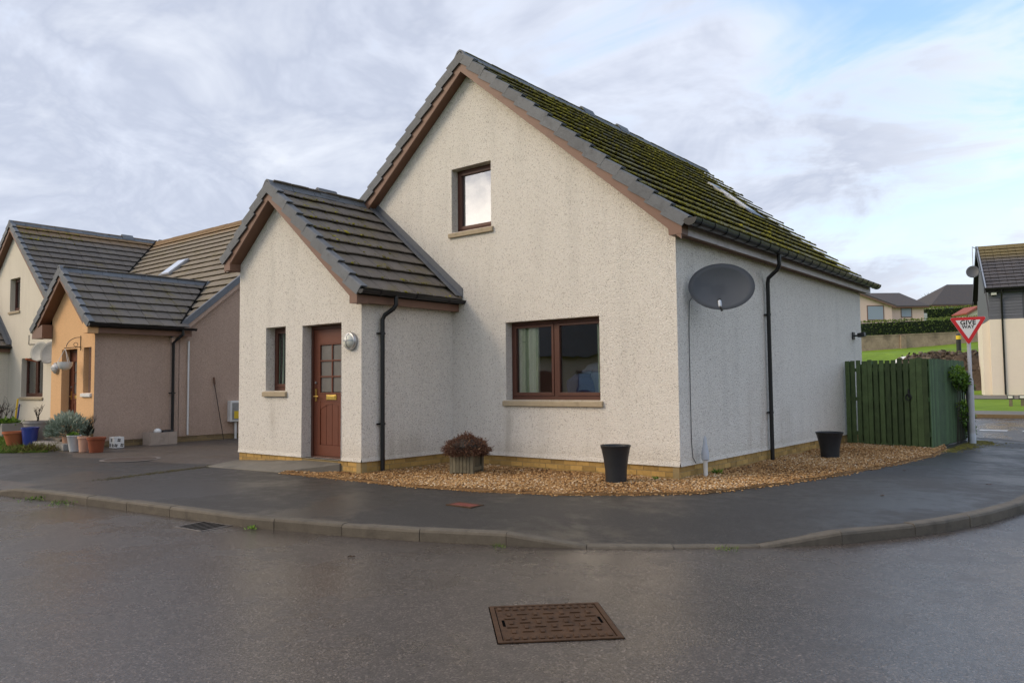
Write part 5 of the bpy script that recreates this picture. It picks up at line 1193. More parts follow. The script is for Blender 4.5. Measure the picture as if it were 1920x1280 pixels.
for zr in (.05, .72, 1.30):
    o = C2 - n2*.020; MB().obox((o.x, o.y, zr), d2*L2, -n2*.04, Vector((0, 0, .08))).build('rail', M['fence_side'], fn)
for s_ in (1.5, L2-.1):
    o = C2 + d2*s_ - n2*.062; MB().obox((o.x, o.y, -.3), d2*.075, -n2*.075, Vector((0, 0, 1.8))).build('post', M['fence_side'], fn)
lw = MB().add([(-12, 7.9, -.19), (1.7, 7.7, -.19), (1.82, 10.2, -.19), (-12, 10.2, -.19)], [(0, 1, 2, 3)])
tag(lw.build('garden_lawn', M['grass']), 'back garden ground behind the green fence', kind='structure')
def shrub_leaves(name, blobs, size, mat, parent=None, spread=.5, skin=.15):
    Ps, ds, fs = [], [], []
    for c, r_, n in blobs:
        P, d, f = dome(n, c, r_[0], r_[1], r_[2], skin, -1.1); Ps.append(P); ds.append(d); fs.append(f)
    P, d, f = np.vstack(Ps), np.vstack(ds), np.concatenate(fs); n = len(P)
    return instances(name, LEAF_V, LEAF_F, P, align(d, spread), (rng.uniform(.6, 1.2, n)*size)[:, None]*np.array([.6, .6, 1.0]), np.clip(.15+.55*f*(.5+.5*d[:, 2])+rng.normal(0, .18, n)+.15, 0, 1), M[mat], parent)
iv = thing('climbing_shrub', (1.92, 9.5, -.2), 'bright green leafy shrub growing over the end of the fence', 'shrub')
shrub_leaves('leaves', [((1.96, 9.05, 1.12), (.16, .34, .20), 480), ((2.0, 9.5, 1.0), (.12, .26, .16), 240), ((1.94, 8.7, 1.28), (.12, .26, .14), 200), ((1.98, 9.55, .33), (.12, .30, .26), 330), ((1.95, 9.2, .55), (.09, .22, .14), 120), ((1.98, 9.75, .05), (.10, .2, .2), 140)], .075, 'leaf', iv)
sm = MB()
for k in range(7):
    y = 8.8+k*.17; sm.tube([(1.88, y, -.2), (1.92, y+random.uniform(-.1, .1), .4), (1.93, y+random.uniform(-.2, .1), .9), (2.0, y+random.uniform(-.3, .1), 1.2)], [.010, .008, .006, .003], 5)
sm.build('stems', M['bark'], iv)

sg = thing('give_way_sign', (2.12, 9.10, -.2), 'red and white triangular GIVE WAY sign on a grey post', 'road sign')
sx, sy = 2.12, 9.10
MB().lathe([(.062, 0), (.062, .20), (.058, .21)], (sx, sy, -.2), 18).build('base_sleeve', M['palegrey'], sg, smooth=True)
MB().lathe([(.056, .20), (.056, 1.30), (.050, 1.34), (.038, 1.37), (.038, 2.62), (.03, 2.64)], (sx, sy, -.2), 18).build('post', M['post'], sg, smooth=True)
sn = Vector((.145, -.989, 0)).normalized(); sr = Vector((-sn.y, sn.x, 0)); so_ = Vector((sx, sy, 0)) + sn*.055
def tri(rad, corner, z_c, off, th, name, mat):
    pts = []
    for k in range(3):
        a = R(-90+120*k); c = Vector((math.cos(a), math.sin(a)))*(rad-2*corner)
        for j in range(-3, 4):
            t = a + R(60)*j/3; pts.append(c + Vector((math.cos(t), math.sin(t)))*corner)
    m_ = MB().prism([so_ + sn*off + sr*p_.x + Vector((0, 0, z_c+p_.y)) for p_ in pts], sn*th); return m_.build(name, M[mat], sg)
zc = 2.245
tri(.395, .03, zc, 0, .006, 'sign_plate', 'post'); tri(.388, .03, zc, .0065, .003, 'red_border', 'signred'); tri(.262, .006, zc+.004, .0100, .003, 'white_field', 'signwhite')
def lettering(txt, size, cx, cz, parent, mat, name='lettering'):
    cu = bpy.data.curves.new(name, 'FONT'); cu.body = txt; cu.size = size; cu.align_x = 'CENTER'; cu.align_y = 'CENTER'; cu.extrude = .0015; cu.offset = size*.026; cu.space_character = 1.06
    tmp = bpy.data.objects.new(name, cu); col.objects.link(tmp); dg_ = bpy.context.evaluated_depsgraph_get()
    me = bpy.data.meshes.new_from_object(tmp.evaluated_get(dg_)); bpy.data.objects.remove(tmp); me.name = name; me.materials.clear(); me.materials.append(M[mat])
    o = bpy.data.objects.new(name, me); col.objects.link(o)
    p_ = so_ + sn*.0150 + sr*cx + Vector((0, 0, cz)); place(o, parent, frame_matrix(p_, sr, Vector((0, 0, 1)), sn)); return o
lettering('GIVE', .130, 0, zc+.080, sg, 'signblack'); lettering('WAY', .094, 0, zc-.010, sg, 'signblack')
bk = MB()
for z in (zc-.02, zc+.12): bk.obox((sx-.045, sy-.048, z), (.09, 0, 0), (0, .09, 0), (0, 0, .03))
bk.build('clamps', M['post'], sg)
tag(MB().lathe([(.036, -.1), (.036, 1.50), (.02, 1.52)], (2.02, 9.38, -.2), 14).build('fence_pole', M['darkpost'], smooth=True), 'plain dark grey post close behind the GIVE WAY sign post', 'post')
# moss creeping over the pavement by the sign
mp_ = []
for k in range(5200):
    y = random.uniform(6.6, 10.0); x = 1.98 + abs(random.gauss(0, .17))*(1.5 if y > 8 else .8)*(1 if y < 9.6 else .6) + (y-8.8)*.02
    if math.sin(x*9+y*4)+random.gauss(0, .7) > -.4: mp_.append((x, y, -.196))
n = len(mp_); tag(instances('moss', OCT_V, OCT_F, np.array(mp_), rand_rot(n, .2), rng.uniform(.008, .030, n)[:, None]*np.array([1.4, 1, .35]), rng.uniform(0, .62, n), M['moss'], smooth=True), 'green moss spreading over the pavement at the sign foot', 'moss')
# moss line on the driveway seam
mp_ = []
for k in range(1500):
    f = random.random(); x, y = ((-7.15+.15*f/.35, -5.4+1.1*f/.35) if f < .35 else (-7.0-.45*(f-.35)/.65, -4.3+2.4*(f-.35)/.65)); mp_.append((x+random.gauss(0, .08), y+random.gauss(0, .08), -.262+.066*min(1, f/.35)+.01*max(0, f-.35)/.65))
n = len(mp_); tag(instances('moss', OCT_V, OCT_F, np.array(mp_), rand_rot(n, .2), rng.uniform(.004, .012, n)[:, None]*np.array([1.4, 1, .3]), rng.uniform(0, .35, n), M['moss'], smooth=True), 'thin line of moss where driveway meets pavement', 'moss')

# ------------------------------------------------------------------ pots and plants before the orange porch
def pot(loc, prof, mat, label, soil=True, seg=28, name='plant_pot', group='pots by the orange porch'):
    T = thing(name, loc, label, 'pot', group)
    MB().lathe(prof, loc, seg).build('body', M[mat], T, smooth=True)
    top = max(p_[1] for p_ in prof); rt_ = max(p_[0] for p_ in prof if p_[1] > top*.9)
    if soil: MB().lathe([(rt_-.03, top-.05), (rt_*.5, top-.035), (.005, top-.04)], loc, 20).build('soil', M['soil'], T)
    return T
def cyl(rb, rt_, h, lip=.02, liph=.05, t=.015):
    return [(rb, 0), (rt_, h-liph), (rt_+lip, h-liph+.004), (rt_+lip, h), (rt_+lip-t, h), (rt_-t, h-liph), (rb*.9, h*.5)]
pot((-15.33, -2.78, -.20), cyl(.15, .245, .36, .025, .05), 'terracotta', 'wide terracotta bowl pot standing on the grass edge at far left')
pot((-14.93, -2.62, -.2), cyl(.13, .175, .46, .01, .04), 'bluepot', 'blue glazed pot beside the wide terracotta bowl')
pot((-15.45, -2.28, -.2), cyl(.24, .29, .58, .02, .06), 'greypot', 'big grey tub with bare twigs behind the blue pot')
pot((-12.66, -2.58, -.19), cyl(.085, .135, .34, .004, .02), 'whitepot', 'tapered pale grey pot below the silver bush')
pot((-12.38, -2.50, -.19), cyl(.085, .105, .32, .016, .05), 'pinkpot', 'pale pink terracotta pot between the grey and dark ones')
pot((-12.02, -2.40, -.19), cyl(.13, .165, .31, .018, .05), 'terracotta_dark', 'dark terracotta pot at the corner of the orange porch')
pot((-13.55, -2.34, -.2), cyl(.10, .13, .32, .012, .04), 'pinkpot', 'half hidden pink pot under the silver bush')
bs = thing('twigs', (-15.45, -2.28, .3), 'bare brown twigs rising from the big grey tub', 'plant')
tw = MB()
def twig(m_, p, d, L, r_, depth):
    q_ = p + d*L; m_.tube([p, p.lerp(q_, .5) + Vector((random.gauss(0, .012), random.gauss(0, .012), 0)), q_], [r_, r_*.8, r_*.55], 5)
    if depth:
        for _ in range(2 if depth > 1 else 3):
            d3 = (d + Vector((random.gauss(0, .5), random.gauss(0, .5), random.gauss(.15, .3)))).normalized(); twig(m_, p.lerp(q_, random.uniform(.5, 1)), d3, L*random.uniform(.5, .8), r_*.6, depth-1)
for k in range(3): twig(tw, Vector((-15.45+random.gauss(0, .06), -2.28, .3)), Vector((random.gauss(0, .3), random.gauss(0, .2), 1)).normalized(), .26, .014, 2)
tw.build('stems', M['bark'], bs)
tr = thing('stone_trough', (-20.1, -1.45, -.2), 'long grey planting trough by the pale house wall at far left', 'planter')
q_ = MB(); q_.box(-20.9, -19.4, -1.75, -1.70, -.2, .19); q_.box(-20.9, -19.4, -1.25, -1.20, -.2, .19); q_.box(-20.9, -20.85, -1.70, -1.25, -.2, .19); q_.box(-19.45, -19.4, -1.70, -1.25, -.2, .19); q_.build('body', M['greypot'], tr)
MB().box(-20.85, -19.45, -1.70, -1.25, -.1, .14).build('soil', M['soil'], tr)
tp = thing('bare_shrub', (-20.5, -1.45, .14), 'tangle of bare stems standing in the long grey trough', 'shrub')
tw = MB()
for k in range(9): twig(tw, Vector((-20.75+k*.09, -1.45+random.gauss(0, .05), .12)), Vector((random.gauss(.1, .28), random.gauss(0, .2), 1)).normalized(), .42, .012, 2)
tw.build('stems', M['bark'], tp)
yb_ = thing('garden_tools', (-20.45, -1.12, -.2), 'yellow and blue handled tools propped in the corner at far left', 'tools')
MB().tube([(-20.50, -1.10, -.2), (-20.44, -1.03, .85)], [.032, .025], 8).build('yellow_handle', M['yellow'], yb_); MB().tube([(-20.36, -1.10, -.2), (-20.30, -1.03, .7)], [.025, .02], 8).build('blue_handle', M['bluepot'], yb_)
tg = weed('leafy_plant', (-19.65, -1.5, .14), 420, .16, .24, 'low dark green leaves in the end of the long trough', 'plant', 'leaf', LEAF_V, LEAF_F, .7, .09)
lv = thing('silver_bush', (-13.55, -2.34, .1), 'rounded silver grey lavender bush before the neighbour door', 'bush')
P, d, f = dome(2600, (-13.50, -2.36, .17), .55, .42, .40, .2, -.25); n = len(P)
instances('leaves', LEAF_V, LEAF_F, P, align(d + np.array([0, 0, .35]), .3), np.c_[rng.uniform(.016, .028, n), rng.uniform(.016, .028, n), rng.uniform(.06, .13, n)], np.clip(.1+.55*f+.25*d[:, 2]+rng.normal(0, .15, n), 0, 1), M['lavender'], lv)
tw = MB()
for k in range(8): twig(tw, Vector((-13.55, -2.34, .08)), Vector((random.gauss(0, .6), random.gauss(0, .4), .8)).normalized(), .22, .010, 1)
tw.build('stems', M['bark'], lv)
weed('small_plant', (-12.66, -2.58, .13), 260, .07, .10, 'small green plant in the tapered pale grey pot', 'plant', 'leaf', LEAF_V, LEAF_F, .6, .035)
dk = thing('dark_plant', (-12.36, -2.42, .1), 'dark spiky plant leaning from the pots at the porch corner', 'plant')
n = 60; f = np.linspace(0, 1, n); P = np.c_[-12.44+.24*f+rng.normal(0, .02, n), -2.42+rng.normal(0, .03, n), .10+.38*f]
instances('leaves', LEAF_V, LEAF_F, P, align(np.tile([.35, 0, 1.0], (n, 1)), .35), np.c_[.05*(1.1-f), .04*np.ones(n), .16*np.ones(n)], rng.uniform(0, 1, n), M['darkleaf'], dk)
weed('low_grasses', (-13.55, -3.02, -.2), 900, .42, .24, 'straggly brown green grasses at the lawn edge before the doorstep', 'plant', 'drygrass', BLADE_V, BLADE_F, .7, .016)
dst = thing('doorstep', (-14.2, -2.3, -.2), 'dark stone doorstep in front of the neighbour door', 'step')
MB().box(-15.1, -13.1, -2.62, -1.96, -.2, -.06).build('lower_step', M['greypot'], dst, bevel=.01); MB().box(-15.05, -14.1, -2.3, -1.955, -.059, .0).build('upper_step', M['concrete'], dst, bevel=.01)
cp = thing('patterned_pot', (-12.75, -1.66, -.2), 'small white cube pot with a dark flower pattern by the brown wall', 'pot')
x0, x1, y0, y1 = -12.86, -12.64, -1.77, -1.55
q_ = MB(); q_.box(x0, x1, y0, y0+.015, -.18, .06); q_.box(x0, x1, y1-.015, y1, -.18, .06); q_.box(x0, x0+.015, y0+.015, y1-.015, -.18, .06); q_.box(x1-.015, x1, y0+.015, y1-.015, -.18, .06); q_.box(x0+.015, x1-.015, y0+.015, y1-.015, -.18, -.16); q_.build('body', M['white'], cp)
for i in range(3):
    for j in range(2):
        if (i+j) % 2: continue
        for k in range(4):
            a = k*math.pi/2+.6; cx, cz = x0+.045+i*.065, -.12+j*.11
            c_ = [(cx+.024*math.cos(a)+.016*math.cos(t), y0-.003, cz+.024*math.sin(a)+.016*math.sin(t)) for t in np.linspace(0, 6.28, 9)[:-1]]
            MB().prism(c_, (0, .0025, 0)).build('flower_petal', M['signblack'], cp)
            c_ = [(x1+.003, y0+.045+i*.065+.024*math.cos(a)+.016*math.cos(t), cz+.024*math.sin(a)+.016*math.sin(t)) for t in np.linspace(0, 6.28, 9)[:-1]]
            MB().prism(c_, (-.0025, 0, 0)).build('flower_petal', M['signblack'], cp)
for k in range(4): MB().box([x0, x1-.03][k % 2], [x0, x1-.03][k % 2]+.03, [y0, y1-.03][k//2], [y0, y1-.03][k//2]+.03, -.205, -.18).build('foot', M['signblack'], cp)
bx = thing('buff_trough', (-12.92, -.56, -.2), 'buff plastic trough with white and black things in it by the brown wall', 'planter')
q_ = MB(); xa, xb, ya, yb2 = -13.14, -12.80, -.90, -.25
for (a, b, c, d_) in ((xa, xb, ya, ya+.02), (xa, xb, yb2-.02, yb2), (xa, xa+.02, ya+.02, yb2-.02), (xb-.02, xb, ya+.02, yb2-.02)): q_.box(a, b, c, d_, -.2, .10)
q_.build('body', M['boxpot'], bx); MB().box(xa+.02, xb-.02, ya+.02, yb2-.02, -.1, .04).build('filling', M['soil'], bx)
for k in range(2): MB().box(xa-.004, xb+.006, ya+.02+k*.42, ya+.05+k*.42, -.19, .08).build('rib', M['boxpot'], bx)
tag(MB().lathe([(.07, 0), (.085, .09), (.06, .13), (.02, .15)], (-12.93, -.66, .04), 12).build('white_bag', M['white'], smooth=True), 'small white bundle on the buff trough', 'bag')
tag(MB().lathe([(.13, 0), (.15, .05), (.14, .09), (.04, .11)], (-12.96, -.42, .04), 14).build('black_tub', M['black'], smooth=True), 'black lid lying on the buff trough', 'tub')
mt_ = thing('meter_box', (-13.24, 1.52, -.2), 'white meter box with a yellow label on the brown wall', 'meter box')
MB().box(-13.248, -13.10, 1.30, 1.70, .25, .78).build('cabinet', M['white'], mt_, bevel=.01); MB().box(-13.10, -13.09, 1.35, 1.65, .30, .73).build('door', M['greypot'], mt_); MB().box(-13.0895, -13.085, 1.40, 1.58, .33, .52).build('label_plate', M['yellow'], mt_)
MB().tube([(-13.19, 1.50, .25), (-13.19, 1.50, -.2)], .03, 8).build('supply_pipe', M['white'], mt_); MB().tube([(-13.19, 1.60, .25), (-13.19, 1.60, -.2)], .015, 8).build('supply_pipe', M['white'], mt_)
rod = thing('cane', (-13.1, 1.03, -.19), 'thin cane leaning on the brown wall', 'cane')
MB().tube([(-13.0, 1.06, -.18), (-13.22, .92, 1.22)], .011, 6).build('shaft', M['bark'], rod); MB().tube([(-13.215, .93, 1.20), (-13.232, .915, 1.38)], .022, 8).build('grip', M['timber_dark'], rod)
br = thing('basket_bracket', (-14.0, -1.95, 2.05), 'wrought iron hanging bracket on the orange gable', 'bracket')
b0 = MB(); b0.tube([(-13.98, -1.955, 2.0), (-13.98, -1.955, 2.34)], .010, 6); b0.tube([(-13.98, -1.96, 2.08), (-13.98, -2.30, 2.04)], .010, 6)
b0.tube([(-13.98, -1.96, 2.30)] + [(-13.98, -1.96-.30*math.sin(t), 2.05+.25*math.cos(t)) for t in np.linspace(.1, 1.5, 8)], .008, 6)
b0.tube([(-13.98, -2.06+.045*math.cos(t), 2.13+.045*math.sin(t)) for t in np.linspace(0, 6.28, 14)], .006, 5)
b0.build('scrollwork', M['blackmetal'], br)
hb = thing('hanging_basket', (-13.98, -2.28, 1.55), 'white hanging basket on the bracket before the neighbour door', 'basket')
MB().lathe([(.05, 0), (.11, .03), (.15, .10), (.16, .18), (.145, .18), (.10, .06)], (-13.98, -2.28, 1.55), 20).build('bowl', M['white'], hb, smooth=True)
q_ = MB()
for k in range(3): q_.tube([(-13.98+.15*math.cos(k*2.09), -2.28+.15*math.sin(k*2.09), 1.72), (-13.98, -2.28, 2.03)], .006, 5)
q_.build('chains', M['white'], hb)
td = thing('weathered_dish', (-20.9, -.02, 2.2), 'pale weathered satellite dish above the window of the pale house', 'satellite dish')
dish_bowl(td, 'reflector', (-20.95, -.32, 2.26), (.35, -.92, .2), .33, .30, .06, M['dish_pale']); MB().tube([(-20.95, -.0, 2.2), (-20.95, -.25, 2.22)], .02, 8).build('mast', M['steel'], td)
MB().tube([(-20.85, -.42, 1.95), (-20.72, -.75, 2.02)], [.015, .03], 8).build('feed_arm', M['terracotta'], td)
td2 = thing('grey_dish', (-20.25, -.02, 2.2), 'grey satellite dish half hidden by the orange porch', 'satellite dish')
dish_bowl(td2, 'reflector', (-20.25, -.30, 2.20), (.35, -.92, .2), .33, .33, .06, M['greypot']); MB().tube([(-20.25, -.0, 2.2), (-20.25, -.25, 2.2)], .02, 8).build('mast', M['steel'], td2)
tag(MB().tube([(-22.65, -.015, 2.85), (-22.65, -.015, 2.55), (-21.4, -.015, 2.52), (-21.1, -.015, 2.4)], .010, 5).build('cable', M['blackmetal']), 'thin cable on the pale house wall leading to its dish', 'cable')
# lawn patch at far left
LAWN = [(-13.0, -2.95), (-13.7, -3.68), (-22, -3.9), (-24, -3.6), (-24, -1.0), (-20.3, -1.0), (-18, -1.9), (-15.9, -2.4), (-14.2, -2.72)]
lo_ = MB().prism([(x, y, -.165) for x, y in LAWN], (0, 0, -.1)).build('lawn', M['grass']); tag(lo_, 'small green front lawn at far left', kind='structure')
q_ = sample_poly(LAWN, 9000); n = len(q_); d = np.tile([0, 0, 1.0], (n, 1))
tag(instances('grass', BLADE_V, BLADE_F, np.c_[q_, np.full(n, -.168)], align(d, .35), np.c_[np.full(n, .012), np.full(n, .02), rng.uniform(.03, .075, n)], rng.uniform(0, 1, n), M['blade']), 'short green blades of the front lawn at far left', 'grass')

# ------------------------------------------------------------------ across the junction: verge, path, modern house
def strip(name, y0, y1, mat, label, dz=.02, x0=-50, x1=60):
    m_ = MB(); ys_ = np.linspace(y0, y1, max(2, int((y1-y0)/1.0)+2))
    m_.grid([[(x, y, terrain_z(x, y)+dz) for x in (x0, x1)] for y in ys_]); tag(m_.build(name, M[mat]), label, kind='structure')
far_k = MB()
far_k.box(-50, 60, 18.42, 18.62, -.2, .055); tag(far_k.build('far_kerb', M['brick_grey']), 'reddish brown kerb line on the far side of the junction road', kind='structure')
strip('far_pavement', 18.91, 20.6, 'concrete', 'pale pavement on the far side of the junction', .035)
MB_ = MB().add([(-50, 18.62, .054), (60, 18.62, .054), (60, 18.93, .056), (-50, 18.93, .056)], [(0, 1, 2, 3)]); tag(MB_.build('far_kerb_bed', M['concrete']), 'pale strip behind the far kerb', kind='structure')
strip('grass_verge', 20.6, 29.2, 'hill', 'green grass verge before the modern house', .03)
strip('house_path', 29.2, 33.2, 'concrete', 'pale paved strip in front of the modern house', .05, -2.2, 40)
zj = lambda y: -.30+.25*(y-12)/6.4
for k in range(4):
    x = .6+k*.95; tag(MB().prism([(x, 14.2, zj(14.2)+.005), (x+.62, 14.2, zj(14.2)+.005), (x+.62, 14.42, zj(14.42)+.005), (x, 14.42, zj(14.42)+.005)], (0, 0, .003)).build('road_marking', M['white']), 'white painted dash across the mouth of the junction road', 'road marking', 'painted dashes at the junction')
for k, (x, l_) in enumerate(((1.28, 'low wooden marker post with dark cap on the verge'), (1.62, 'second low wooden marker post near the right frame edge'))):
    y = 23.7+k*.2; T = thing('marker_post', (x, y, .12), l_, 'post', 'marker posts on the verge')
    MB().box(x-.05, x+.05, y-.05, y+.05, .0, .42).build('post', M['planter'], T); MB().box(x-.11, x+.11, y-.07, y+.07, .42, .56).build('cap', M['darkpost'], T); MB().box(x-.07, x+.07, y-.078, y-.0705, .455, .53).build('reflector', M['white'], T)

th = R(12); E_ = Vector((math.cos(th), math.sin(th), 0)); S_ = Vector((-math.sin(th), math.cos(th), 0)); K = Vector((-.47, 33.55, 0)); Zu = Vector((0, 0, 1))
at2 = lambda a, b, z: K + E_*a + S_*b + Zu*z
mh = thing('modern_house', tuple(K + E_*5 + S_*3 + Zu*.4), 'modern house with anthracite cladding over cream walls and slate-grey roof', 'house')
def lbox(a0, a1, b0, b1, z0, z1): return MB().obox(at2(a0, b0, z0), E_*(a1-a0), S_*(b1-b0), Zu*(z1-z0))
lbox(0, 12, 0, 6.6, .2, 4.0).build('lower_wall', M['creamwall'], mh); lbox(.03, 11.97, .05, 6.55, 4.0, 5.45).build('upper_wall', M['cladding'], mh)
MB().prism([at2(-.30, .25, .2), at2(-.30, .25, 3.80), at2(-.002, .25, 3.96), at2(-.002, .25, .2)], S_*1.6).build('side_pier', M['creamwall'], mh)
win = (1.42, 2.6)
for k in range(10):
    z0 = 4.005+k*.145
    for a0, a1 in ((0, win[0]-.06), (win[1]+.06, 12)):
        q_ = MB().prism([at2(a0, .049, z0), at2(a0, .049, z0+.142), at2(a0, .030, z0+.142), at2(a0, .012, z0)], E_*(a1-a0)); q_.build('cladding_board', M['cladding'], mh)
wf = MB()
wf.obox(at2(win[0], .0, 4.05), E_*.06, S_*.045, Zu*1.35); wf.obox(at2(win[1]-.06, .0, 4.05), E_*.06, S_*.045, Zu*1.35); wf.obox(at2(win[0]+.06, .0, 5.34), E_*(win[1]-win[0]-.12), S_*.045, Zu*.06); wf.obox(at2(win[0]+.06, .0, 4.05), E_*(win[1]-win[0]-.12), S_*.045, Zu*.06)
wo = wf.build('window', M['darkpost'], mh); MB().obox(at2(win[0]+.06, .02, 4.11), E_*(win[1]-win[0]-.12), S_*.02, Zu*1.23).build('pane', M['glass'], wo)
ze_, zr_ = 5.48, 7.98; run = 3.5; so2 = math.atan2(zr_-ze_, run); upv = S_*math.cos(so2) + Zu*math.sin(so2)
rm = MB()
for (b0, b1) in ((-.2, run-.2), (2*run+.0-.2, run-.2)):
    rm.prism([at2(-.12, b0, ze_-.10), at2(-.12, b1, zr_-.10), at2(-.12, b1, zr_-.2), at2(-.12, b0, ze_-.2)], E_*12.24)
rfo = rm.build('roof', M['deck'], mh)
sh = roof_plane(at2(-.16, -.22, ze_), E_, upv, 6.3, math.hypot(run, zr_-ze_))
hd = roof_plane(at2(6.14, -.22, ze_), E_, upv, 6.0, math.hypot(run, zr_-ze_)) + roof_plane(at2(12.14, 2*run-.18, ze_), -E_, -S_*math.cos(so2) + Zu*math.sin(so2), 12.3, math.hypot(run, zr_-ze_))
sh.sort(key=lambda q_: (q_[0].to_translation()-K).dot(E_)); vis = [q_ for q_ in sh if (q_[0].to_translation()-K).dot(E_) < 3.2]; rest = [q_ for q_ in sh if (q_[0].to_translation()-K).dot(E_) >= 3.2]
lay_tiles(rfo, vis, rest+hd, M['tile_far'], 200)
ridge_tiles(rfo, at2(-.2, run-.2, zr_), at2(12.2, run-.2, zr_), .71, M['tile_far'])
# dark gable end and pale verge strip
MB().prism([at2(-.02, 0.0, 4.0), at2(-.02, -.2+run, zr_-.2), at2(-.02, 6.6, 4.0)], E_*.04).build('gable_cladding', M['cladding'], mh)
for (b0, b1) in ((-.25, run-.2), (2*run-.15, run-.2)):
    MB().prism([at2(-.19, b0, ze_+.06), at2(-.19, b1, zr_+.08), at2(-.19, b1, zr_-.22), at2(-.19, b0, ze_-.24)], E_*.04).build('bargeboard', M['blackmetal'], mh)
    MB().prism([at2(-.15, b0, ze_+.075), at2(-.15, b1, zr_+.09), at2(-.15, b1, zr_+.02), at2(-.15, b0, ze_+.01)], E_*.06).build('verge_strip', M['steel'], rfo)
gutter(mh, at2(-.15, -.30, ze_-.02), at2(12, -.30, ze_-.02), joints=1.5, r=.07)
MB().tube([at2(.52, -.27, ze_-.06), at2(.52, -.25, ze_-.25), at2(.52, -.05, ze_-.5), at2(.52, -.05, .42)], .04, 10).build('downpipe', M['black'], mh, smooth=True)
lp_ = thing('eave_light', tuple(at2(.18, -.1, 5.2)), 'small floodlight under the eaves of the modern house', 'floodlight')
MB().obox(at2(.08, -.14, 5.14), E_*.26, S_*.14, Zu*.16).build('housing', M['darkpost'], lp_); MB().obox(at2(.10, -.155, 5.16), E_*.22, S_*.014, Zu*.12).build('lens', M['lampshade'], lp_)
nd = thing('round_dish', tuple(at2(-.55, 0, 6.3)), 'round grey satellite dish on a pole at the modern house gable', 'satellite dish')
cdd = at2(-.62, -.25, 6.32); dish_bowl(nd, 'reflector', cdd, (.1, -.97, .15), .28, .29, .06, M['dish'])
MB().tube([cdd + Vector((0, .12, -.2)), cdd + Vector((0, .12, 1.22)), at2(-.19, 1.6, 7.62)], .022, 6).build('pole', M['steel'], nd); MB().tube([at2(-.50, -.2, 6.3), at2(-.19, .1, 6.35)], .02, 6).build('arm', M['steel'], nd)
MB().tube([cdd + Vector((.05, -.02, -.26)), cdd + Vector((.10, -.30, -.28))], .02, 6).build('feed_arm', M['steel'], nd)

# ------------------------------------------------------------------ earth bank, hill wall, hedges, bungalows
def bank():
    rows_ = []; base = Vector((-3.9, 37.3, 0)); a_ = Vector((.78, .63, 0)); b_ = Vector((-.63, .78, 0))
    for j in range(26):
        row = []
        for i in range(50):
            u_ = -1.2+i*.26; v_ = -1.4+j*.28
            h = smooth01(-.6, 1.6, v_-.25*math.sin(u_*1.7))*(1-smooth01(4.0, 5.5, v_))*smooth01(-1.2, 1.2, u_)
            q_ = base + a_*u_ + b_*v_; z = terrain_z(q_.x, q_.y); z0 = z-.15
            row.append((q_.x, q_.y, z0 + h*(2.75-z) + .10*h*(math.sin(u_*5+v_*3)+math.sin(v_*7-u_*2.2))*.6 + random.gauss(0, .05)*h))
        rows_.append(row)
    o = MB().grid(rows_).build('earth_bank', M['soilbank'], smooth=True); tag(o, 'bare brown earth bank behind the sign', kind='structure')
    pts = [q_ for r_ in rows_ for q_ in r_ if q_[2] > terrain_z(q_[0], q_[1])+.25]
    P = np.array([random.choice(pts) for _ in range(1500)]) + rng.normal(0, .12, (1500, 3))*np.array([1, 1, .3]); n = len(P)
    tag(instances('rubble', STONE_V, ICO_F, P, rand_rot(n, 1.5), rng.uniform(.04, .14, n)[:, None]*np.array([1.4, 1, .6]), rng.uniform(0, 1, n), M['clod']), 'brown clods and stones over the earth bank', 'rubble')
bank()
def hedge(name, a, b, h, thick, label, leaf=.16, dens=45, lump=.0):
    """clipped hedge from a to b (feet on the ground): dark core, leaves over every face"""
    a, b = Vector(a), Vector(b); d_ = (b-a); L = math.hypot(d_.x, d_.y); dh = Vector((d_.x/L, d_.y/L, 0)); n_ = Vector((dh.y, -dh.x, 0))
    T = thing(name, tuple((a+b)/2), label, 'hedge')
    MB().obox(a - n_*(thick/2-.1) - Vector((0, 0, .6)), b-a, n_*(thick-.2), Vector((0, 0, h+.45))).build('core', M['hedgecore'], T)
    nF = int(L*h*dens); nT = int(L*thick*dens); f = rng.uniform(0, 1, nF+nT)[:, None]
    P = np.array(a) + f*np.array(b-a); d2_ = np.tile(np.array(n_), (nF+nT, 1)); d2_[nF:] = (0, 0, 1)
    P[:nF] += np.array(n_)*(thick/2) + np.c_[np.zeros((nF, 2)), rng.uniform(-.1, h, nF)] + rng.normal(0, .05, (nF, 3))
    P[nF:] += np.array(n_)[None]*rng.uniform(-thick/2, thick/2, (nT, 1)) + np.array([0, 0, h]) + rng.normal(0, .05, (nT, 3))
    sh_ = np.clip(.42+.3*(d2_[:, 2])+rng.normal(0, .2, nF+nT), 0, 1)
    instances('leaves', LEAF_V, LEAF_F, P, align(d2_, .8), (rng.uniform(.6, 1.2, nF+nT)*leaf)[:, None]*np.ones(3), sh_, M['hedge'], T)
    return T
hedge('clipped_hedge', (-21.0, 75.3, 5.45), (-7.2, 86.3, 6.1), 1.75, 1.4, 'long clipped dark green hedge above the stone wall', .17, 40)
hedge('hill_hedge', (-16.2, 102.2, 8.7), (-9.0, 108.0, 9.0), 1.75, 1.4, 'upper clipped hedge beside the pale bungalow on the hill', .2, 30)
sw = thing('stone_wall', (-12, 77, 4.3), 'old buff rubble wall running below the long hedge', 'wall')
a, b = Vector((-22.0, 69.2, 0)), Vector((-4.0, 83.6, 0)); dh = (b-a).normalized(); n_ = Vector((dh.y, -dh.x, 0)); L = (b-a).length
za, zb = 5.35, 6.10
MB().prism([a+Vector((0, 0, 3.4)), b+Vector((0, 0, 4.2)), b+Vector((0, 0, zb)), a+Vector((0, 0, za))], n_*-.45).build('masonry', M['stonewall'], sw)
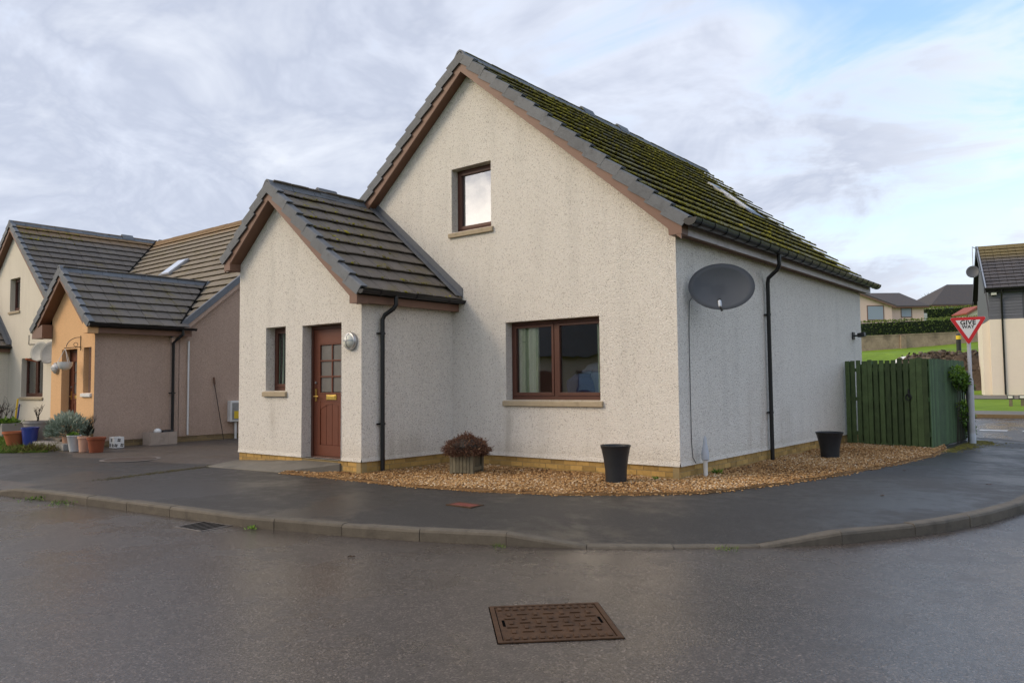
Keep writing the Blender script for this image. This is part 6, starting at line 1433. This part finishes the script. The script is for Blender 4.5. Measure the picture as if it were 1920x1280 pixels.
for s_ in (10.9,): q_ = a+dh*s_; MB().obox((q_.x, q_.y, 3.8), dh*.55, n_*.22, Vector((0, 0, 5.72-3.8))).build('pier', M['stonewall'], sw)
MB().prism([a+n_*.05+Vector((0, 0, za+.002)), b+n_*.05+Vector((0, 0, zb+.002)), b-n_*.5+Vector((0, 0, zb+.002)), a-n_*.5+Vector((0, 0, za+.002))], (0, 0, .10)).build('coping', M['stonewall'], sw)
bo = thing('bollard', (-5.69, 59.0, 3.3), 'black bollard with a yellow band on the grassy hill', 'bollard')
zb0 = terrain_z(-5.69, 59.0); MB().lathe([(.17, -.2), (.17, 3.55+1.15-zb0-.42)], (-5.69, 59.0, zb0), 14).build('shaft', M['blackmetal'], bo)
MB().lathe([(.18, 4.28-zb0), (.18, 4.58-zb0)], (-5.69, 59.0, zb0), 14).build('yellow_band', M['yellow'], bo); MB().lathe([(.17, 4.58-zb0), (.15, 4.70-zb0), (.02, 4.74-zb0)], (-5.69, 59.0, zb0), 14).build('cap', M['blackmetal'], bo)
hp = MB().grid([[(x, y+dy, terrain_z(x, y+dy)+.06) for x, y in [(-10.0+i*.9, 70.6+i*.55) for i in range(12)]] for dy in (0, .7, 1.5)]); tag(hp.build('hill_path', M['concrete']), 'pale path crossing the grassy hill', kind='structure')

# parked car on the hill road, only its roof shows over the fence
car = thing('parked_car', (-6.4, 45.6, 1.2), 'white parked car whose roof shows above the green fence', 'car')
cz = terrain_z(-6.4, 45.6)+.0; ca = Vector((.78, .63, 0)); cb_ = Vector((-.63, .78, 0)); c0 = Vector((-6.4, 45.6, cz)) - ca*2.0 - cb_*.85
prof = [(0, .35), (.05, .75), (.5, .88), (1.05, .93), (1.55, 1.34), (1.9, 1.44), (2.7, 1.46), (3.3, 1.38), (3.85, .98), (4.05, .92), (4.1, .35)]
MB().prism([c0 + ca*x + Vector((0, 0, z+.02)) for x, z in prof], cb_*1.7).build('body', M['white'], car, bevel=.06)
for s_ in (-.008, 1.70):
    MB().prism([c0 + ca*x + cb_*s_ + Vector((0, 0, z)) for x, z in ((1.25, .98), (1.65, 1.32), (2.65, 1.38), (3.2, 1.32), (3.6, .98))], cb_*.008).build('side_window', M['signblack'], car)
    for x in (.8, 3.3):
        q_ = c0 + ca*x + cb_*(s_+.05 if s_ < 0 else s_-.2) + Vector((0, 0, .31)); MB().tube([q_, q_ + cb_*.15], .31, 18).build('wheel', M['signblack'], car)

def bungalow(name, O, label, wings, wm, wins, cat='house'):
    O = Vector(O); T = thing(name, tuple(O), label, cat); e = Vector((.78, .626, 0)).normalized(); b_ = Vector((-e.y, e.x, 0)); P_ = lambda a, b, z: O + e*a + b_*b + Vector((0, 0, z))
    for (a0, a1, b0, b1, zb_, ze2, zr2, kind, over) in wings:
        MB().obox(P_(a0, b0, zb_), e*(a1-a0), b_*(b1-b0), Vector((0, 0, ze2-zb_))).build('wall', M[wm], T)
        m_ = MB(); A0, A1, B0, B1 = a0-over, a1+over, b0-over, b1+over
        if kind == 'hip':
            h_ = min((B1-B0)/2, (A1-A0)/2); r0, r1 = A0+(h_ if name != 'pink_bungalow' else .5), A1-(h_*.9 if name != 'pink_bungalow' else 1.5); bm_ = (B0+B1)/2
            if r1 < r0: r0 = r1 = (A0+A1)/2
            v = [P_(A0, B0, ze2), P_(A1, B0, ze2), P_(A1, B1, ze2), P_(A0, B1, ze2), P_(r0, bm_, zr2), P_(r1, bm_, zr2)]
            v2 = [q_ + Vector((0, 0, -.16)) for q_ in v[:4]]
            m_.add(v+v2, [(0, 1, 5, 4), (1, 2, 5), (2, 3, 4, 5), (3, 0, 4), (0, 6, 7, 1), (1, 7, 8, 2), (2, 8, 9, 3), (3, 9, 6, 0), (9, 8, 7, 6)])
        else:
            am = (a0+a1)/2
            m_.prism([P_(A0, B0, ze2-over*.5), P_(am, B0, zr2), P_(A1, B0, ze2-over*.5), P_(A1, B0, ze2-over*.5-.15), P_(am, B0, zr2-.18), P_(A0, B0, ze2-over*.5-.15)], b_*(B1-B0))
            MB().prism([P_(a0+.01, b0+.02, ze2), P_(a1-.01, b0+.02, ze2), P_(am, b0+.02, zr2-.15)], b_*.2).build('gable', M[wm], T)
            for s_ in (-1, 1):
                xe = A0 if s_ < 0 else A1
                MB().prism([P_(xe, B0-.02, ze2-over*.5-.15), P_(am, B0-.02, zr2-.18), P_(am, B0-.02, zr2-.36), P_(xe, B0-.02, ze2-over*.5-.36)], b_*.02).build('bargeboard', M['timber'], T)
        r_ = m_.build('roof', M['redpaint' if name == 'garden_shed' else 'roof_far'], T)
        if kind == 'hip': MB().obox(P_(A0, B0-.06, ze2-.30), e*(A1-A0), b_*.05, Vector((0, 0, .14))).build('fascia', M['timber_dark'], T)
    for (a0, a1, b0, z0, z1) in wins:
        f_ = MB(); k = .10
        f_.obox(P_(a0, b0-.03, z0), e*k, b_*.06, Vector((0, 0, z1-z0))); f_.obox(P_(a1-k, b0-.03, z0), e*k, b_*.06, Vector((0, 0, z1-z0))); f_.obox(P_(a0+k, b0-.03, z0), e*(a1-a0-2*k), b_*.06, Vector((0, 0, k))); f_.obox(P_(a0+k, b0-.03, z1-k), e*(a1-a0-2*k), b_*.06, Vector((0, 0, k)))
        w_ = f_.build('window', M['timber'], T); MB().obox(P_(a0+k, b0-.015, z0+k), e*(a1-a0-2*k), b_*.01, Vector((0, 0, z1-z0-2*k))).build('pane', M['glass_far'], w_)
    return T
gf, t, bb = material('far_window_glass'); t.put(bb, 'Base Color', (.30, .36, .45)); t.put(bb, 'Roughness', .12); M['glass_far'] = gf
bungalow('pink_bungalow', (-18.96, 92.93, 0), 'pink harled bungalow with dark hipped roof on the hill', [(-9, 5.1, 0, 7.5, 6.5, 10.30, 12.35, 'hip', .45), (-9.0, -.1, -2.6, 3, 6.0, 10.30, 11.95, 'gable', .35)], 'pinkwall',
         [(-3.1, -1.05, -2.6, 8.35, 10.15), (2.25, 3.65, 0, 8.85, 10.05)])
bungalow('cream_bungalow', (-18.3, 118.9, 0), 'cream bungalow with wide dark hipped roof behind the upper hedge', [(0.5, 16, 0, 9.5, 8, 12.35, 15.95, 'hip', .7)], 'creamwall', [(1.8, 3.4, 0, 11.0, 12.2), (8.0, 11.5, 0, 10.9, 12.1)])
bungalow('garden_shed', (-9.95, 93.75, 0), 'small cream shed with a red roof on the hill', [(0, 2.4, 0, 2.5, 6.0, 9.05, 9.75, 'gable', .3)], 'creamwall', [])
gg = thing('white_gate', (-16.0, 99.5, 8.6), 'small white garden gate in the upper hedge', 'gate')
p0 = Vector((-16.9, 100.2, 8.3))
for k in range(7): MB().obox(p0 + Vector((.78, .63, 0))*k*.16 + Vector((.6, -.75, 0))*1.2, Vector((.78, .63, 0))*.13, Vector((-.03, .04, 0)), Vector((0, 0, 1.35))).build('pale', M['white'], gg)
for z in (.3, 1.0): MB().obox(p0 + Vector((.6, -.75, z))*1 + Vector((.6, -.75, 0))*.14, Vector((.78, .63, 0))*1.1, Vector((-.03, .04, 0)), Vector((0, 0, .1))).build('rail', M['white'], gg)
bt = thing('bare_tree', (-20.8, 136, 11.5), 'distant leafless tree between the two bungalow roofs', 'tree')
tm, cm = MB(), MB(); zt0 = terrain_z(-20.8, 136)-.2
tm.tube([(-20.8, 136, zt0), (-20.7, 136, zt0+1.5), (-20.75, 136, 14.3)], [.22, .18, .12], 8); tm.build('trunk', M['bark'], bt)
for k in range(9): twig(cm, Vector((-20.75, 136, 13.4+random.random()*.8)), Vector((random.gauss(0, .8), random.gauss(0, .6), .8)).normalized(), 1.2, .06, 3)
cm.build('crown', M['bark'], bt)
scene.render.resolution_x = 1024; scene.render.resolution_y = 682

# ------------------------------------------------------------------ unseen house across the street, added to darken the ground floor window's reflection
op = thing('opposite_house', (-18, -23, -.3), 'grey rendered house across the street added out of view to darken reflections in the large window', 'house')
Oq = Vector((-27.5, -18.2, -.4)); eo = Vector((.82, -.57, 0)).normalized(); bo_ = Vector((eo.y, -eo.x, 0)); bo_ = bo_ if bo_.dot(Vector((-.6, -.8, 0))) > 0 else -bo_
Po = lambda a, b, z: Oq + eo*a + bo_*b + Vector((0, 0, z))
MB().obox(Po(0, 0, 0), eo*17, bo_*7, Vector((0, 0, 3.2))).build('wall', M['brown'], op)
MB().prism([Po(-.3, -.4, 3.0), Po(-.3, 3.5, 6.3), Po(-.3, 7.4, 3.0)], eo*17.6).build('roof', M['roof_far'], op)
for a in (1.5, 5.5, 11, 14.2):
    f_ = MB().obox(Po(a, -.05, 1.0), eo*1.6, bo_*.045, Vector((0, 0, 1.2))).build('window', M['frame'], op); MB().obox(Po(a+.08, -.06, 1.08), eo*1.44, bo_*.009, Vector((0, 0, 1.04))).build('pane', M['glass_far'], f_)
f_ = MB().obox(Po(9, -.05, .1), eo*.95, bo_*.045, Vector((0, 0, 2.1))).build('door', M['door'], op)
